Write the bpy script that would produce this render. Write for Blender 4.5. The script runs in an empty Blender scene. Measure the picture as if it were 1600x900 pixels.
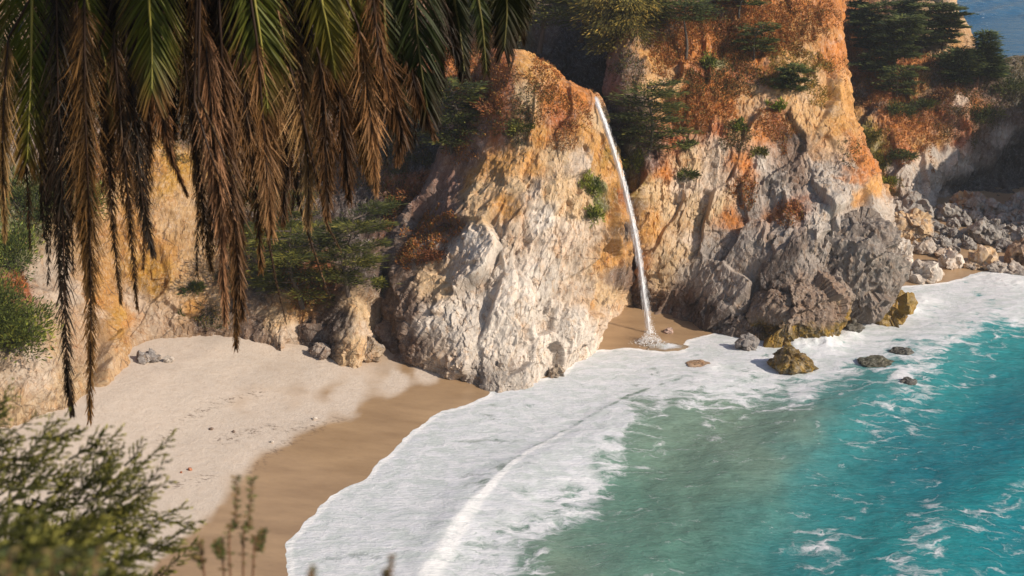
import bpy, bmesh, math, random
import numpy as np
from mathutils import Vector

# ------------------------------------------------------------------ camera, world, sun, exposure
scn = bpy.context.scene
C = scn.collection
CAMZ, FPX, PITCH = 42.0, 2000.0, math.radians(18.0)
cam_d = bpy.data.cameras.new('camera')
cam = bpy.data.objects.new('camera', cam_d)
C.objects.link(cam)
cam.location = (0, 0, CAMZ)
cam.rotation_euler = (math.pi / 2 - PITCH, 0, 0)
cam_d.sensor_width = 36.0
cam_d.lens = 36.0 * FPX / 1600.0
cam_d.clip_start = 0.05
cam_d.clip_end = 40000
cam_d.dof.use_dof = True
cam_d.dof.focus_distance = 112
cam_d.dof.aperture_fstop = 2.8
scn.camera = cam

SUN_AZ = math.atan2(0.87, -0.49)            # clockwise from +Y
SUN_EL = math.radians(33)
w = bpy.data.worlds.new("World")
scn.world = w
w.use_nodes = True
nt = w.node_tree
bg = nt.nodes['Background']
sky = nt.nodes.new('ShaderNodeTexSky')
sky.sky_type = 'NISHITA'
sky.sun_disc = False
sky.sun_elevation = SUN_EL
sky.sun_rotation = SUN_AZ
nt.links.new(sky.outputs[0], bg.inputs[0])
bg.inputs[1].default_value = 0.10
sd = bpy.data.lights.new('sun', 'SUN')
sd.energy = 4.4
sd.angle = math.radians(0.53)
sd.color = (1.0, 0.885, 0.73)
so = bpy.data.objects.new('sun', sd)
C.objects.link(so)
to_sun = Vector((math.sin(SUN_AZ) * math.cos(SUN_EL), math.cos(SUN_AZ) * math.cos(SUN_EL), math.sin(SUN_EL)))
so.rotation_euler = to_sun.to_track_quat('Z', 'Y').to_euler()
so.location = (60, -60, 90)
scn.view_settings.view_transform = 'Standard'
scn.view_settings.look = 'None'
scn.view_settings.exposure = 0.3
scn.view_settings.gamma = 1.0
scn.view_settings.use_curve_mapping = False
scn.cycles.max_bounces = 6
scn.cycles.transparent_max_bounces = 12

rng = np.random.default_rng(7)
random.seed(7)
cT, sT = math.cos(PITCH), math.sin(PITCH)

# ------------------------------------------------------------------ helpers: rays, noise, meshes
def U(px, py, Y):
    """the point of the place seen along a direction, at Y metres north of the viewpoint"""
    a, b = (px - 800) / FPX, -(py - 450) / FPX
    dy, dz = cT + b * sT, -sT + b * cT
    return np.array([a / dy * Y, Y, CAMZ + dz / dy * Y])

def G(px, py, z=0.0):
    """the point at height z"""
    a, b = (px - 800) / FPX, -(py - 450) / FPX
    dy, dz = cT + b * sT, -sT + b * cT
    t = (z - CAMZ) / dz
    return np.array([a * t, dy * t, z])

def proj(P):
    x, y, z = P[..., 0], P[..., 1], P[..., 2] - CAMZ
    f = y * cT - z * sT
    u = y * sT + z * cT
    f = np.maximum(f, 0.1)
    return np.stack([800 + FPX * x / f, 450 - FPX * u / f], -1)

def _h(i, j, k, s):
    n = (i.astype(np.int64) * 73856093) ^ (j.astype(np.int64) * 19349663) ^ (k.astype(np.int64) * 83492791) ^ (s * 2654435761)
    n = (n ^ (n >> 13)) * 1274126177
    n = (n ^ (n >> 16)) & 0x7fffffff
    n = (n * 1103515245 + 12345) & 0x7fffffff
    return (n ^ (n >> 15)) & 0xffff

def pn(P, sc=1.0, seed=0):
    """gradient noise about -1..1"""
    p = P / sc
    i = np.floor(p).astype(np.int64)
    f = p - i
    u = f * f * f * (f * (f * 6 - 15) + 10)
    out = np.zeros(p.shape[:-1])
    for dx in (0, 1):
        for dy in (0, 1):
            for dz in (0, 1):
                h = _h(i[..., 0] + dx, i[..., 1] + dy, i[..., 2] + dz, seed)
                gx = ((h & 31) / 15.5 - 1)
                gy = (((h >> 5) & 31) / 15.5 - 1)
                gz = (((h >> 10) & 31) / 15.5 - 1)
                d = gx * (f[..., 0] - dx) + gy * (f[..., 1] - dy) + gz * (f[..., 2] - dz)
                ww = (u[..., 0] if dx else 1 - u[..., 0]) * (u[..., 1] if dy else 1 - u[..., 1]) * (u[..., 2] if dz else 1 - u[..., 2])
                out += ww * d
    return out * 1.3

def fbm(P, sc, octv=4, seed=0, gain=.5, ridged=False):
    o, a, t = 0, 1.0, 0
    for k in range(octv):
        n = pn(P, sc, seed + k * 17)
        if ridged:
            n = 1 - 2 * np.abs(n)
        o = o + a * n
        t += a
        a *= gain
        sc *= .5
    return o / t

def facets(P, sc, seed=0, tilt=1.0):
    """broken-rock relief: cells with tilted faces and cracks between them; returns height (unit cell), crack 0..1, cell random"""
    p = P / sc
    i0 = np.floor(p).astype(np.int64)
    n = p.shape[0]
    f1 = np.full(n, 9.0)
    f2 = np.full(n, 9.0)
    best = np.zeros((n, 3))
    bh = np.zeros(n, np.int64)
    for dx in (-1, 0, 1):
        for dy in (-1, 0, 1):
            for dz in (-1, 0, 1):
                ii, jj, kk = i0[:, 0] + dx, i0[:, 1] + dy, i0[:, 2] + dz
                h = _h(ii, jj, kk, seed)
                h2 = _h(ii, jj, kk, seed + 91)
                v = np.stack([ii + (h & 255) / 255. - p[:, 0], jj + (h >> 8) / 255. - p[:, 1], kk + (h2 & 255) / 255. - p[:, 2]], -1)
                d = np.sqrt((v * v).sum(-1))
                m = d < f1
                f2 = np.where(m, f1, np.minimum(f2, d))
                f1 = np.where(m, d, f1)
                best[m] = v[m]
                bh[m] = h2[m] * 7 + h[m]
    r = np.stack([((bh * 13 % 1021) / 510. - 1), ((bh * 29 % 1013) / 506. - 1), ((bh * 47 % 1009) / 504. - 1)], -1)
    rnd = (bh * 71 % 997) / 997.
    ht = tilt * (r * best).sum(-1) + (rnd - .5) * .9
    return ht, np.exp(-(f2 - f1) / .07), rnd

def catmull(P, n):
    """P: (k,...) control rows -> n samples"""
    P = np.asarray(P, float)
    k = len(P)
    t = np.linspace(0, k - 1, n)
    i = np.clip(np.floor(t).astype(int), 0, k - 2)
    f = (t - i).reshape((-1,) + (1,) * (P.ndim - 1))
    p0, p1, p2, p3 = P[np.clip(i - 1, 0, k - 1)], P[i], P[i + 1], P[np.clip(i + 2, 0, k - 1)]
    return .5 * ((2 * p1) + (-p0 + p2) * f + (2 * p0 - 5 * p1 + 4 * p2 - p3) * f ** 2 + (-p0 + 3 * p1 - 3 * p2 + p3) * f ** 3)

def tag(o, label=None, cat=None, group=None, kind=None):
    for k, v in (('label', label), ('category', cat), ('group', group), ('kind', kind)):
        if v:
            o[k] = v
    return o

def mesh_data(name, V, F, mat=None, col=None, attrs=None, smooth=False):
    V = np.asarray(V, np.float32)
    if not isinstance(F, (list, tuple)):
        F = [F]
    F = [np.asarray(f, np.int32) for f in F if len(f)]
    me = bpy.data.meshes.new(name)
    me.vertices.add(len(V))
    me.vertices.foreach_set('co', V.ravel())
    loops = np.concatenate([f.ravel() for f in F])
    tot = np.concatenate([np.full(len(f), f.shape[1], np.int32) for f in F])
    me.loops.add(len(loops))
    me.loops.foreach_set('vertex_index', loops)
    me.polygons.add(len(tot))
    me.polygons.foreach_set('loop_start', np.concatenate([[0], np.cumsum(tot)[:-1]]).astype(np.int32))
    me.polygons.foreach_set('loop_total', tot)
    me.polygons.foreach_set('use_smooth', np.full(len(tot), smooth))
    if col is not None:
        c = np.ones((len(V), 4), np.float32)
        c[:, :3] = col
        a = me.attributes.new('col', 'FLOAT_COLOR', 'POINT')
        a.data.foreach_set('color', c.ravel())
    for k, v in (attrs or {}).items():
        a = me.attributes.new(k, 'FLOAT', 'POINT')
        a.data.foreach_set('value', np.asarray(v, np.float32))
    me.update(calc_edges=True)
    if mat:
        me.materials.append(mat)
    return me

def obj(name, me, parent=None, loc=None):
    o = bpy.data.objects.new(name, me)
    C.objects.link(o)
    if parent:
        o.parent = parent
    if loc is not None:
        o.location = [float(v) for v in loc]
    return o

def empty(name, loc):
    return obj(name, None, None, loc)

def grid_faces(nv, nu):
    i = np.arange(nv - 1)[:, None] * nu + np.arange(nu - 1)[None, :]
    return np.stack([i, i + 1, i + nu + 1, i + nu], -1).reshape(-1, 4)

def tube(pts, rad, sides=6):
    pts = np.asarray(pts, float)
    n = len(pts)
    rad = np.broadcast_to(np.asarray(rad, float), (n,))
    T = np.gradient(pts, axis=0)
    T /= np.linalg.norm(T, axis=1, keepdims=True) + 1e-9
    ref = np.where(np.abs(T[:, 2:3]) > .9, np.array([[1., 0, 0]]), np.array([[0, 0, 1.]]))
    A = np.cross(T, ref)
    A /= np.linalg.norm(A, axis=1, keepdims=True) + 1e-9
    B = np.cross(T, A)
    th = np.linspace(0, 2 * math.pi, sides, endpoint=False)
    V = pts[:, None] + rad[:, None, None] * (np.cos(th)[None, :, None] * A[:, None] + np.sin(th)[None, :, None] * B[:, None])
    i = np.arange(n - 1)[:, None] * sides
    j = np.arange(sides)[None]
    k = (j + 1) % sides
    Fq = np.stack([i + j, i + k, i + sides + k, i + sides + j], -1).reshape(-1, 4)
    return V.reshape(-1, 3), Fq

class MB:
    def __init__(s):
        s.V, s.F4, s.F3, s.c, s.n = [], [], [], [], 0
    def add(s, V, F, col=None):
        V = np.asarray(V, float)
        F = np.asarray(F)
        (s.F4 if F.shape[1] == 4 else s.F3).append(F + s.n)
        s.V.append(V)
        s.c.append(np.broadcast_to(np.asarray((.5, .5, .5) if col is None else col, float), (len(V), 3)))
        s.n += len(V)
    def mesh(s, name, mat, smooth=False):
        F = []
        if s.F4: F.append(np.concatenate(s.F4))
        if s.F3: F.append(np.concatenate(s.F3))
        return mesh_data(name, np.concatenate(s.V), F, mat, np.concatenate(s.c), smooth=smooth)

def splat(q, pts, power=3.5, soft=60.):
    """colour zones: q (n,2) positions, pts list of (x, y, value tuple, weight)"""
    num, den = 0, 0
    for p in pts:
        wgt = (p[3] if len(p) > 3 else 1.0) / (((q[:, 0] - p[0]) ** 2 + (q[:, 1] - p[1]) ** 2) + soft) ** (power / 2)
        num = num + wgt[:, None] * np.asarray(p[2], float)[None]
        den = den + wgt
    return num / den[:, None]

def poly_dist(P, line):
    """distance of (n,2) points to a polyline, and parameter 0..1"""
    best = np.full(len(P), 1e9)
    par = np.zeros(len(P))
    line = np.asarray(line, float)
    m = len(line) - 1
    for i in range(m):
        a, b = line[i], line[i + 1]
        ab = b - a
        t = np.clip(((P - a) @ ab) / (ab @ ab + 1e-9), 0, 1)
        d = np.linalg.norm(P - (a + t[:, None] * ab), axis=1)
        mm = d < best
        best[mm] = d[mm]
        par[mm] = (i + t[mm]) / m
    return best, par

def inside(P, poly):
    x, y = P[:, 0], P[:, 1]
    r = np.zeros(len(P), bool)
    j = len(poly) - 1
    for i in range(len(poly)):
        xi, yi = poly[i]
        xj, yj = poly[j]
        c = ((yi > y) != (yj > y)) & (x < (xj - xi) * (y - yi) / (yj - yi + 1e-12) + xi)
        r ^= c
        j = i
    return r

def sstep(a, b, x):
    t = np.clip((x - a) / (b - a), 0, 1)
    return t * t * (3 - 2 * t)

# ------------------------------------------------------------------ materials
class NT:
    def __init__(s, name):
        s.m = bpy.data.materials.new(name)
        s.m.use_nodes = True
        s.t = s.m.node_tree
        s.bsdf = s.t.nodes['Principled BSDF']
        s.out = s.t.nodes['Material Output']
    def n(s, typ, **kw):
        nd = s.t.nodes.new(typ)
        for k, v in kw.items():
            if hasattr(nd, k):
                setattr(nd, k, v)
            else:
                nd.inputs[k].default_value = v
        return nd
    def l(s, a, b):
        s.t.links.new(a, b)
    def math(s, op, a, b=None, clamp=False):
        nd = s.n('ShaderNodeMath', operation=op)
        nd.use_clamp = clamp
        for i, v in enumerate((a, b)):
            if v is None: continue
            if isinstance(v, (int, float)): nd.inputs[i].default_value = v
            else: s.l(v, nd.inputs[i])
        return nd.outputs[0]
    def mix(s, f, a, b, blend='MIX'):
        nd = s.n('ShaderNodeMix', data_type='RGBA', blend_type=blend)
        for i, v in ((0, f), (6, a), (7, b)):
            if isinstance(v, (int, float)): nd.inputs[i].default_value = v
            elif isinstance(v, tuple): nd.inputs[i].default_value = v + (1,)
            else: s.l(v, nd.inputs[i])
        return nd.outputs[2]
    def mapr(s, v, a, b, c, d, smooth=False):
        nd = s.n('ShaderNodeMapRange')
        nd.interpolation_type = 'SMOOTHSTEP' if smooth else 'LINEAR'
        s.l(v, nd.inputs[0])
        for i, x in enumerate((a, b, c, d)): nd.inputs[i + 1].default_value = x
        return nd.outputs[0]
    def noise(s, vec, scale, detail=4, rough=.55, dist=0.):
        nd = s.n('ShaderNodeTexNoise')
        nd.inputs['Scale'].default_value = scale
        nd.inputs['Detail'].default_value = detail
        nd.inputs['Roughness'].default_value = rough
        nd.inputs['Distortion'].default_value = dist
        if vec is not None: s.l(vec, nd.inputs['Vector'])
        return nd
    def mapping(s, vec, scale=(1, 1, 1), rot=(0, 0, 0)):
        nd = s.n('ShaderNodeMapping')
        nd.inputs['Scale'].default_value = scale
        nd.inputs['Rotation'].default_value = rot
        s.l(vec, nd.inputs['Vector'])
        return nd.outputs[0]

def rock_material(name, rough=.85, bump=.5):
    m = NT(name)
    geo = m.n('ShaderNodeNewGeometry')
    pos = geo.outputs['Position']
    at = m.n('ShaderNodeAttribute', attribute_name='col')
    st = m.mapping(pos, (1, 1, .45), (0.5, 0.35, 0.4))
    n1 = m.noise(pos, .55, 8, .68).outputs['Fac']
    n2 = m.noise(st, 2.2, 9, .72, .6).outputs['Fac']
    n3 = m.noise(pos, 9, 5, .7).outputs['Fac']
    v = m.n('ShaderNodeTexVoronoi', feature='DISTANCE_TO_EDGE')
    v.inputs['Scale'].default_value = .8
    wv = m.n('ShaderNodeMix', data_type='VECTOR')
    wv.inputs[0].default_value = .25
    m.l(st, wv.inputs[4])
    nn = m.noise(pos, .9, 6, .7)
    m.l(nn.outputs['Color'], wv.inputs[5])
    m.l(wv.outputs[1], v.inputs['Vector'])
    crack = m.mapr(v.outputs['Distance'], 0.0, .028, 1, 0)
    # value variation, warm/cool veins, dark fissures
    c = m.mix(m.mapr(n2, .42, .75, 0, .5), at.outputs['Color'], m.mix(1.0, at.outputs['Color'], (.42, .36, .34), 'MULTIPLY'))
    c = m.mix(m.mapr(n1, .52, .75, 0, .45, True), c, m.mix(1.0, at.outputs['Color'], (1.0, .66, .36), 'MULTIPLY'))
    c = m.mix(m.mapr(n1, .48, .25, 0, .4, True), c, m.mix(.55, at.outputs['Color'], (.6, .56, .52)))
    n6 = m.noise(st, 1.5, 7, .7, .8)
    c = m.mix(m.mapr(n6.outputs['Fac'], .52, .66, 0, .5, True), c, m.mix(1.0, c, (.98, .72, .46), 'MULTIPLY'))
    sp = m.n('ShaderNodeSeparateColor')
    m.l(n6.outputs['Color'], sp.inputs[0])
    c = m.mix(m.mapr(sp.outputs[2], .54, .66, 0, .45, True), c, m.mix(1.0, c, (.62, .50, .44), 'MULTIPLY'))
    c = m.mix(m.mapr(n3, .4, .78, 0, .4), c, m.mix(1.0, c, (.55, .5, .48), 'MULTIPLY'))
    v2 = m.n('ShaderNodeTexVoronoi', feature='DISTANCE_TO_EDGE')
    v2.inputs['Scale'].default_value = 2.1
    m.l(wv.outputs[1], v2.inputs['Vector'])
    crack2 = m.mapr(v2.outputs['Distance'], 0.0, .05, 1, 0)
    vein = m.mapr(m.math('ABSOLUTE', m.math('SUBTRACT', m.noise(st, 1.0, 6, .62, 1.2).outputs['Fac'], .5)), 0, .022, 1, 0)
    c = m.mix(m.math('MULTIPLY', vein, m.mapr(n3, .4, .6, .1, .6)), c, m.mix(.6, c, (.74, .68, .62)))
    c = m.mix(m.math('MULTIPLY', crack2, m.mapr(n6.outputs['Fac'], .46, .6, 0, .7)), c, m.mix(1.0, c, (.32, .25, .22), 'MULTIPLY'))
    c = m.mix(m.math('MULTIPLY', crack, m.mapr(n1, .46, .58, 0, .8)), c, (.05, .04, .034))
    m.l(c, m.bsdf.inputs['Base Color'])
    m.bsdf.inputs['Roughness'].default_value = rough
    m.bsdf.inputs['Specular IOR Level'].default_value = .25
    vf = m.n('ShaderNodeTexVoronoi', feature='F1')
    vf.inputs['Scale'].default_value = 2.6
    m.l(wv.outputs[1], vf.inputs['Vector'])
    hgt = m.math('ADD', m.math('MULTIPLY', n2, .6), m.math('MULTIPLY', n3, .2))
    hgt = m.math('ADD', hgt, m.math('MULTIPLY', vf.outputs['Distance'], .28))
    hgt = m.math('SUBTRACT', hgt, m.math('MULTIPLY', m.math('ADD', crack, crack2), .05))
    b = m.n('ShaderNodeBump')
    b.inputs['Strength'].default_value = bump
    b.inputs['Distance'].default_value = .3
    m.l(hgt, b.inputs['Height'])
    m.l(b.outputs[0], m.bsdf.inputs['Normal'])
    return m.m

def leaf_material(name, trans=.25, rough=.6, var=.35):
    m = NT(name)
    at = m.n('ShaderNodeAttribute', attribute_name='col')
    geo = m.n('ShaderNodeNewGeometry')
    n1 = m.noise(geo.outputs['Position'], 1.2, 3).outputs['Fac']
    c = m.mix(m.mapr(n1, .35, .65, 0, var), at.outputs['Color'], m.mix(1.0, at.outputs['Color'], (1.5, 1.25, .8), 'MULTIPLY'))
    m.l(c, m.bsdf.inputs['Base Color'])
    m.bsdf.inputs['Roughness'].default_value = rough
    m.bsdf.inputs['Specular IOR Level'].default_value = .2
    tr = m.n('ShaderNodeBsdfTranslucent')
    m.l(c, tr.inputs['Color'])
    mx = m.n('ShaderNodeMixShader')
    mx.inputs[0].default_value = trans
    m.l(m.bsdf.outputs[0], mx.inputs[1])
    m.l(tr.outputs[0], mx.inputs[2])
    m.l(mx.outputs[0], m.out.inputs['Surface'])
    return m.m

def bark_material(name, a, b):
    m = NT(name)
    geo = m.n('ShaderNodeNewGeometry')
    n1 = m.noise(m.mapping(geo.outputs['Position'], (1, 1, .25)), 9, 5, .7).outputs['Fac']
    m.l(m.mix(m.mapr(n1, .3, .7, 0, 1), a, b), m.bsdf.inputs['Base Color'])
    m.bsdf.inputs['Roughness'].default_value = .9
    bp = m.n('ShaderNodeBump')
    bp.inputs['Strength'].default_value = .6
    bp.inputs['Distance'].default_value = .05
    m.l(n1, bp.inputs['Height'])
    m.l(bp.outputs[0], m.bsdf.inputs['Normal'])
    return m.m

def sand_material():
    m = NT('sand')
    geo = m.n('ShaderNodeNewGeometry')
    pos = geo.outputs['Position']
    wet = m.n('ShaderNodeAttribute', attribute_name='wet').outputs['Fac']
    deb = m.n('ShaderNodeAttribute', attribute_name='debris').outputs['Fac']
    n1 = m.noise(pos, .22, 5, .6).outputs['Fac']
    n2 = m.noise(pos, 1.7, 6, .7).outputs['Fac']
    n3 = m.noise(pos, 24, 3, .6).outputs['Fac']
    dry = m.mix(m.mapr(n1, .35, .65, 0, 1), (.56, .465, .385), (.51, .43, .36))
    dry = m.mix(m.mapr(n2, .45, .72, 0, .35), dry, (.36, .26, .18))
    dry = m.mix(m.mapr(n3, .5, .8, 0, .3), dry, (.30, .24, .19))
    wetc = m.mix(m.mapr(m.noise(m.mapping(pos, (.35, 1.2, 1), (0, 0, -.9)), .5, 5, .6).outputs['Fac'], .32, .66, 0, 1), (.37, .245, .14), (.275, .178, .10))
    c = m.mix(wet, dry, wetc)
    spk = m.mapr(m.noise(m.mapping(pos, (.6, 1, 1)), 3.2, 6, .8).outputs['Fac'], .53, .60, 0, 1)
    c = m.mix(m.math('MULTIPLY', spk, deb), c, (.10, .065, .045))
    m.l(c, m.bsdf.inputs['Base Color'])
    m.l(m.mapr(wet, .3, 1, .95, .3), m.bsdf.inputs['Roughness'])
    m.bsdf.inputs['Specular IOR Level'].default_value = .45
    h = m.math('ADD', m.math('MULTIPLY', n2, .5), m.math('MULTIPLY', m.noise(pos, 5, 4, .6).outputs['Fac'], .25))
    b = m.n('ShaderNodeBump')
    m.l(m.mapr(wet, 0, .6, .5, .05), b.inputs['Strength'])
    b.inputs['Distance'].default_value = .35
    m.l(h, b.inputs['Height'])
    m.l(b.outputs[0], m.bsdf.inputs['Normal'])
    return m.m

def sea_material():
    m = NT('sea_water')
    geo = m.n('ShaderNodeNewGeometry')
    pos = geo.outputs['Position']
    col = m.n('ShaderNodeAttribute', attribute_name='col').outputs['Color']
    foam = m.n('ShaderNodeAttribute', attribute_name='foam').outputs['Fac']
    far = m.n('ShaderNodeAttribute', attribute_name='far').outputs['Fac']
    wn = m.noise(pos, .35, 4, .6)
    wp = m.n('ShaderNodeVectorMath', operation='MULTIPLY_ADD')
    m.l(wn.outputs['Color'], wp.inputs[0])
    wp.inputs[1].default_value = (3.2, 3.2, 0)
    m.l(pos, wp.inputs[2])
    p2 = wp.outputs[0]
    stx = m.mapping(p2, (.45, 1, 1), (0, 0, .15))
    n1 = m.noise(stx, 1.1, 9, .68, .3).outputs['Fac']
    n2 = m.noise(m.mapping(pos, (.5, 1.5, 1), (0, 0, .1)), 3.2, 5, .65).outputs['Fac']
    vo = m.n('ShaderNodeTexVoronoi', feature='DISTANCE_TO_EDGE')
    vo.inputs['Scale'].default_value = .42
    m.l(stx, vo.inputs['Vector'])
    lace = m.mapr(vo.outputs['Distance'], 0, .13, 1, 0)
    vo2 = m.n('ShaderNodeTexVoronoi', feature='DISTANCE_TO_EDGE')
    vo2.inputs['Scale'].default_value = 1.3
    m.l(stx, vo2.inputs['Vector'])
    lace2 = m.mapr(vo2.outputs['Distance'], 0, .16, 1, 0)
    pat = m.math('ADD', m.math('MULTIPLY', n1, .95), m.math('MULTIPLY', lace, .16))
    pat = m.math('ADD', pat, m.math('MULTIPLY', lace2, .10))
    fleck = m.math('MULTIPLY', m.mapr(m.noise(m.mapping(pos, (.6, 1.4, 1)), 5.5, 4, .8).outputs['Fac'], .56, .70, 0, 1), m.mapr(m.noise(pos, .16, 4, .6).outputs['Fac'], .46, .60, 0, .24))
    pat = m.math('ADD', pat, fleck)
    mask = m.mapr(m.math('ADD', foam, pat), .96, 1.30, 0, 1, True)
    # water body: patches of churned pale water and darker facets
    wc = m.mix(m.mapr(n1, .35, .7, 0, .5), col, m.mix(1.0, col, (.55, .62, .62), 'MULTIPLY'))
    n5 = m.noise(m.mapping(p2, (.28, 1.6, 1), (0, 0, .12)), 1.5, 6, .7).outputs['Fac']
    wc = m.mix(m.mapr(n5, .54, .34, 0, .75), wc, m.mix(1.0, col, (.55, .6, .6), 'MULTIPLY'))
    wc = m.mix(m.mapr(n2, .5, .78, 0, .45), wc, m.mix(.35, col, (.35, .5, .5)))
    brt = m.n('ShaderNodeAttribute', attribute_name='bright').outputs['Fac']
    n4 = m.noise(m.mapping(pos, (.16, 1.3, 1), (0, 0, .06)), 2.6, 6, .68).outputs['Fac']
    fc = m.mix(m.mapr(n4, .34, .66, 0, .9), (.70, .695, .735), (.52, .545, .58))
    fc = m.mix(m.mapr(n1, .40, .58, .85, 0), fc, (.48, .525, .515))
    fc = m.mix(m.math('MULTIPLY', lace, m.mapr(n1, .45, .6, 0, .75)), fc, (.68, .68, .70))
    fc = m.mix(m.mapr(n2, .55, .75, 0, .5), fc, (.66, .66, .68))
    fc = m.mix(m.math('MULTIPLY', brt, m.mapr(n1, .36, .56, .25, 1)), fc, (.80, .79, .79))
    c = m.mix(mask, wc, fc)
    m.l(c, m.bsdf.inputs['Base Color'])
    m.l(m.mapr(mask, 0, 1, .16, .85), m.bsdf.inputs['Roughness'])
    m.bsdf.inputs['IOR'].default_value = 1.33
    m.l(m.math('MULTIPLY', m.mapr(mask, 0, 1, .24, .1), m.mapr(far, 0, 1, 1, .3)), m.bsdf.inputs['Specular IOR Level'])
    b = m.n('ShaderNodeBump')
    b.inputs['Strength'].default_value = .6
    b.inputs['Distance'].default_value = .4
    hw = m.math('ADD', m.math('MULTIPLY', n2, .5), m.math('MULTIPLY', n1, .5))
    big = m.noise(m.mapping(pos, (.35, 1, 1), (0, 0, .2)), .12, 6, .65).outputs['Fac']
    hw = m.math('ADD', hw, m.math('MULTIPLY', m.math('MULTIPLY', big, far), 14.0))
    hw = m.math('ADD', hw, m.math('MULTIPLY', mask, .12))
    m.l(hw, b.inputs['Height'])
    m.l(b.outputs[0], m.bsdf.inputs['Normal'])
    return m.m

def fall_material():
    m = NT('falling_water')
    geo = m.n('ShaderNodeNewGeometry')
    n1 = m.noise(m.mapping(geo.outputs['Position'], (1.5, 1, .09)), 7.5, 6, .7).outputs['Fac']
    m.l(m.mix(m.mapr(n1, .3, .7, 0, 1), (.58, .60, .65), (.88, .88, .9)), m.bsdf.inputs['Base Color'])
    m.bsdf.inputs['Roughness'].default_value = .5
    al = m.n('ShaderNodeAttribute', attribute_name='alpha').outputs['Fac']
    m.l(m.mapr(m.math('ADD', al, m.math('MULTIPLY', m.math('SUBTRACT', n1, .5), 2.6)), .35, 1.15, 0, .97), m.bsdf.inputs['Alpha'])
    m.bsdf.inputs['Subsurface Weight'].default_value = 0
    return m.m

M_ROCK = rock_material('cliff_rock', bump=.75)
M_BOULDER = rock_material('boulder_rock', bump=.6)
M_WETROCK = rock_material('surf_rock', rough=.4, bump=.7)
M_SAND = sand_material()
M_SEA = sea_material()
M_FALL = fall_material()
M_FROND = leaf_material('frond_leaf', .22, .55, .2)
M_NEEDLE = leaf_material('needle_leaf', .12, .7, .5)
M_SCRUB = leaf_material('scrub_leaf', .15, .8, .4)
M_JUNIPER = leaf_material('juniper_leaf', .2, .6, .4)
ms = NT('spray_water')
ms.bsdf.inputs['Base Color'].default_value = (.85, .86, .88, 1)
ms.bsdf.inputs['Roughness'].default_value = .7
M_SPRAY = ms.m
M_BARK = bark_material('bark', (.045, .034, .027), (.12, .09, .07))
M_RACHIS = leaf_material('frond_stalk', .0, .5, .2)

# rock and soil colours
W_, WP, CR = (.63, .565, .495), (.57, .455, .35), (.54, .385, .225)
OC, OR, RU = (.52, .275, .085), (.47, .18, .042), (.34, .115, .04)
GR, GL, BR = (.31, .268, .235), (.44, .39, .34), (.17, .115, .085)
DK, MO, GN = (.075, .055, .048), (.27, .17, .03), (.13, .14, .05)  # DK: wet dark rock, also used to paint shade
GO = (.52, .28, .05)
MO2 = (.30, .185, .03)
PU = (.22, .13, .105)

# ------------------------------------------------------------------ sand (the shore, carried on as sea floor)
SHORE = [(430, 960), (455, 900), (452, 850), (475, 826), (503, 795), (522, 775), (575, 750), (588, 730), (612, 712), (640, 682), (675, 655),
         (690, 645), (720, 638), (765, 620), (775, 606), (800, 598), (850, 594), (884, 586), (903, 556), (930, 549), (985, 545), (1035, 551),
         (1068, 550), (1075, 533), (1120, 521), (1200, 528), (1260, 520), (1335, 490), (1392, 450), (1440, 446), (1480, 442), (1530, 432), (1600, 424), (1700, 412), (1900, 400)]
shore_w = [tuple(G(x, y)[:2]) for x, y in SHORE]
land_poly = shore_w + [(160, 175), (160, 400), (-200, 400), (-200, 40), (-18, 40)]
gx = np.arange(-75, 100, .42)
gy = np.arange(52, 205, .42)
X, Yg = np.meshgrid(gx, gy)
P2 = np.stack([X.ravel(), Yg.ravel()], -1)
d, _ = poly_dist(P2, shore_w)
sgn = np.where(inside(P2, land_poly), 1, -1)
sdist = d * sgn
P3 = np.concatenate([P2, np.zeros((len(P2), 1))], 1)
bz = np.where(sdist > 0, .085 * sdist + .0016 * np.clip(sdist, 0, 30) ** 2, .10 * sdist)
bz = np.where(bz > 2.6, 2.6 + (bz - 2.6) * .45, bz)
bz = np.clip(bz, -3, 5.2)
bz = np.where((P2[:, 0] > 32) & (bz > 1.0), 1.0 + (bz - 1.0) * .12, bz)
bz += fbm(P3, 9, 3, 3) * .22 * sstep(6, 14, sdist) + fbm(P3, 2.2, 3, 5) * .06 * sstep(5, 11, sdist) + fbm(P3, 1.6, 2, 9) * .012
SP = np.concatenate([P2, bz[:, None]], 1)
def sand_z(x, y):
    i = int(round((y - gy[0]) / .42)); j = int(round((x - gx[0]) / .42))
    i = min(max(i, 0), len(gy) - 1); j = min(max(j, 0), len(gx) - 1)
    return float(bz.reshape(X.shape)[i, j])
def S(px, py, lift=0.):
    """where a direction meets the sand"""
    z = 1.0
    for _ in range(12):
        p = G(px, py, z)
        z = .5 * z + .5 * sand_z(p[0], p[1])
    p[2] = z + lift
    return p
q = proj(SP)
qw = q + np.stack([fbm(P3, 5, 4, 21), fbm(P3, 5, 4, 22)], -1) * np.array([26, 12])
WETB = [(250, 880), (300, 830), (345, 790), (400, 722), (455, 690), (505, 668), (560, 640), (640, 612), (690, 598), (760, 590), (860, 560), (900, 540)]
wpts = []
for i, (x, y) in enumerate(WETB[:10]):
    wpts += [(x - 22, y - 20, (0.,)), (x + 22, y + 20, (1.,))]
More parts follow.
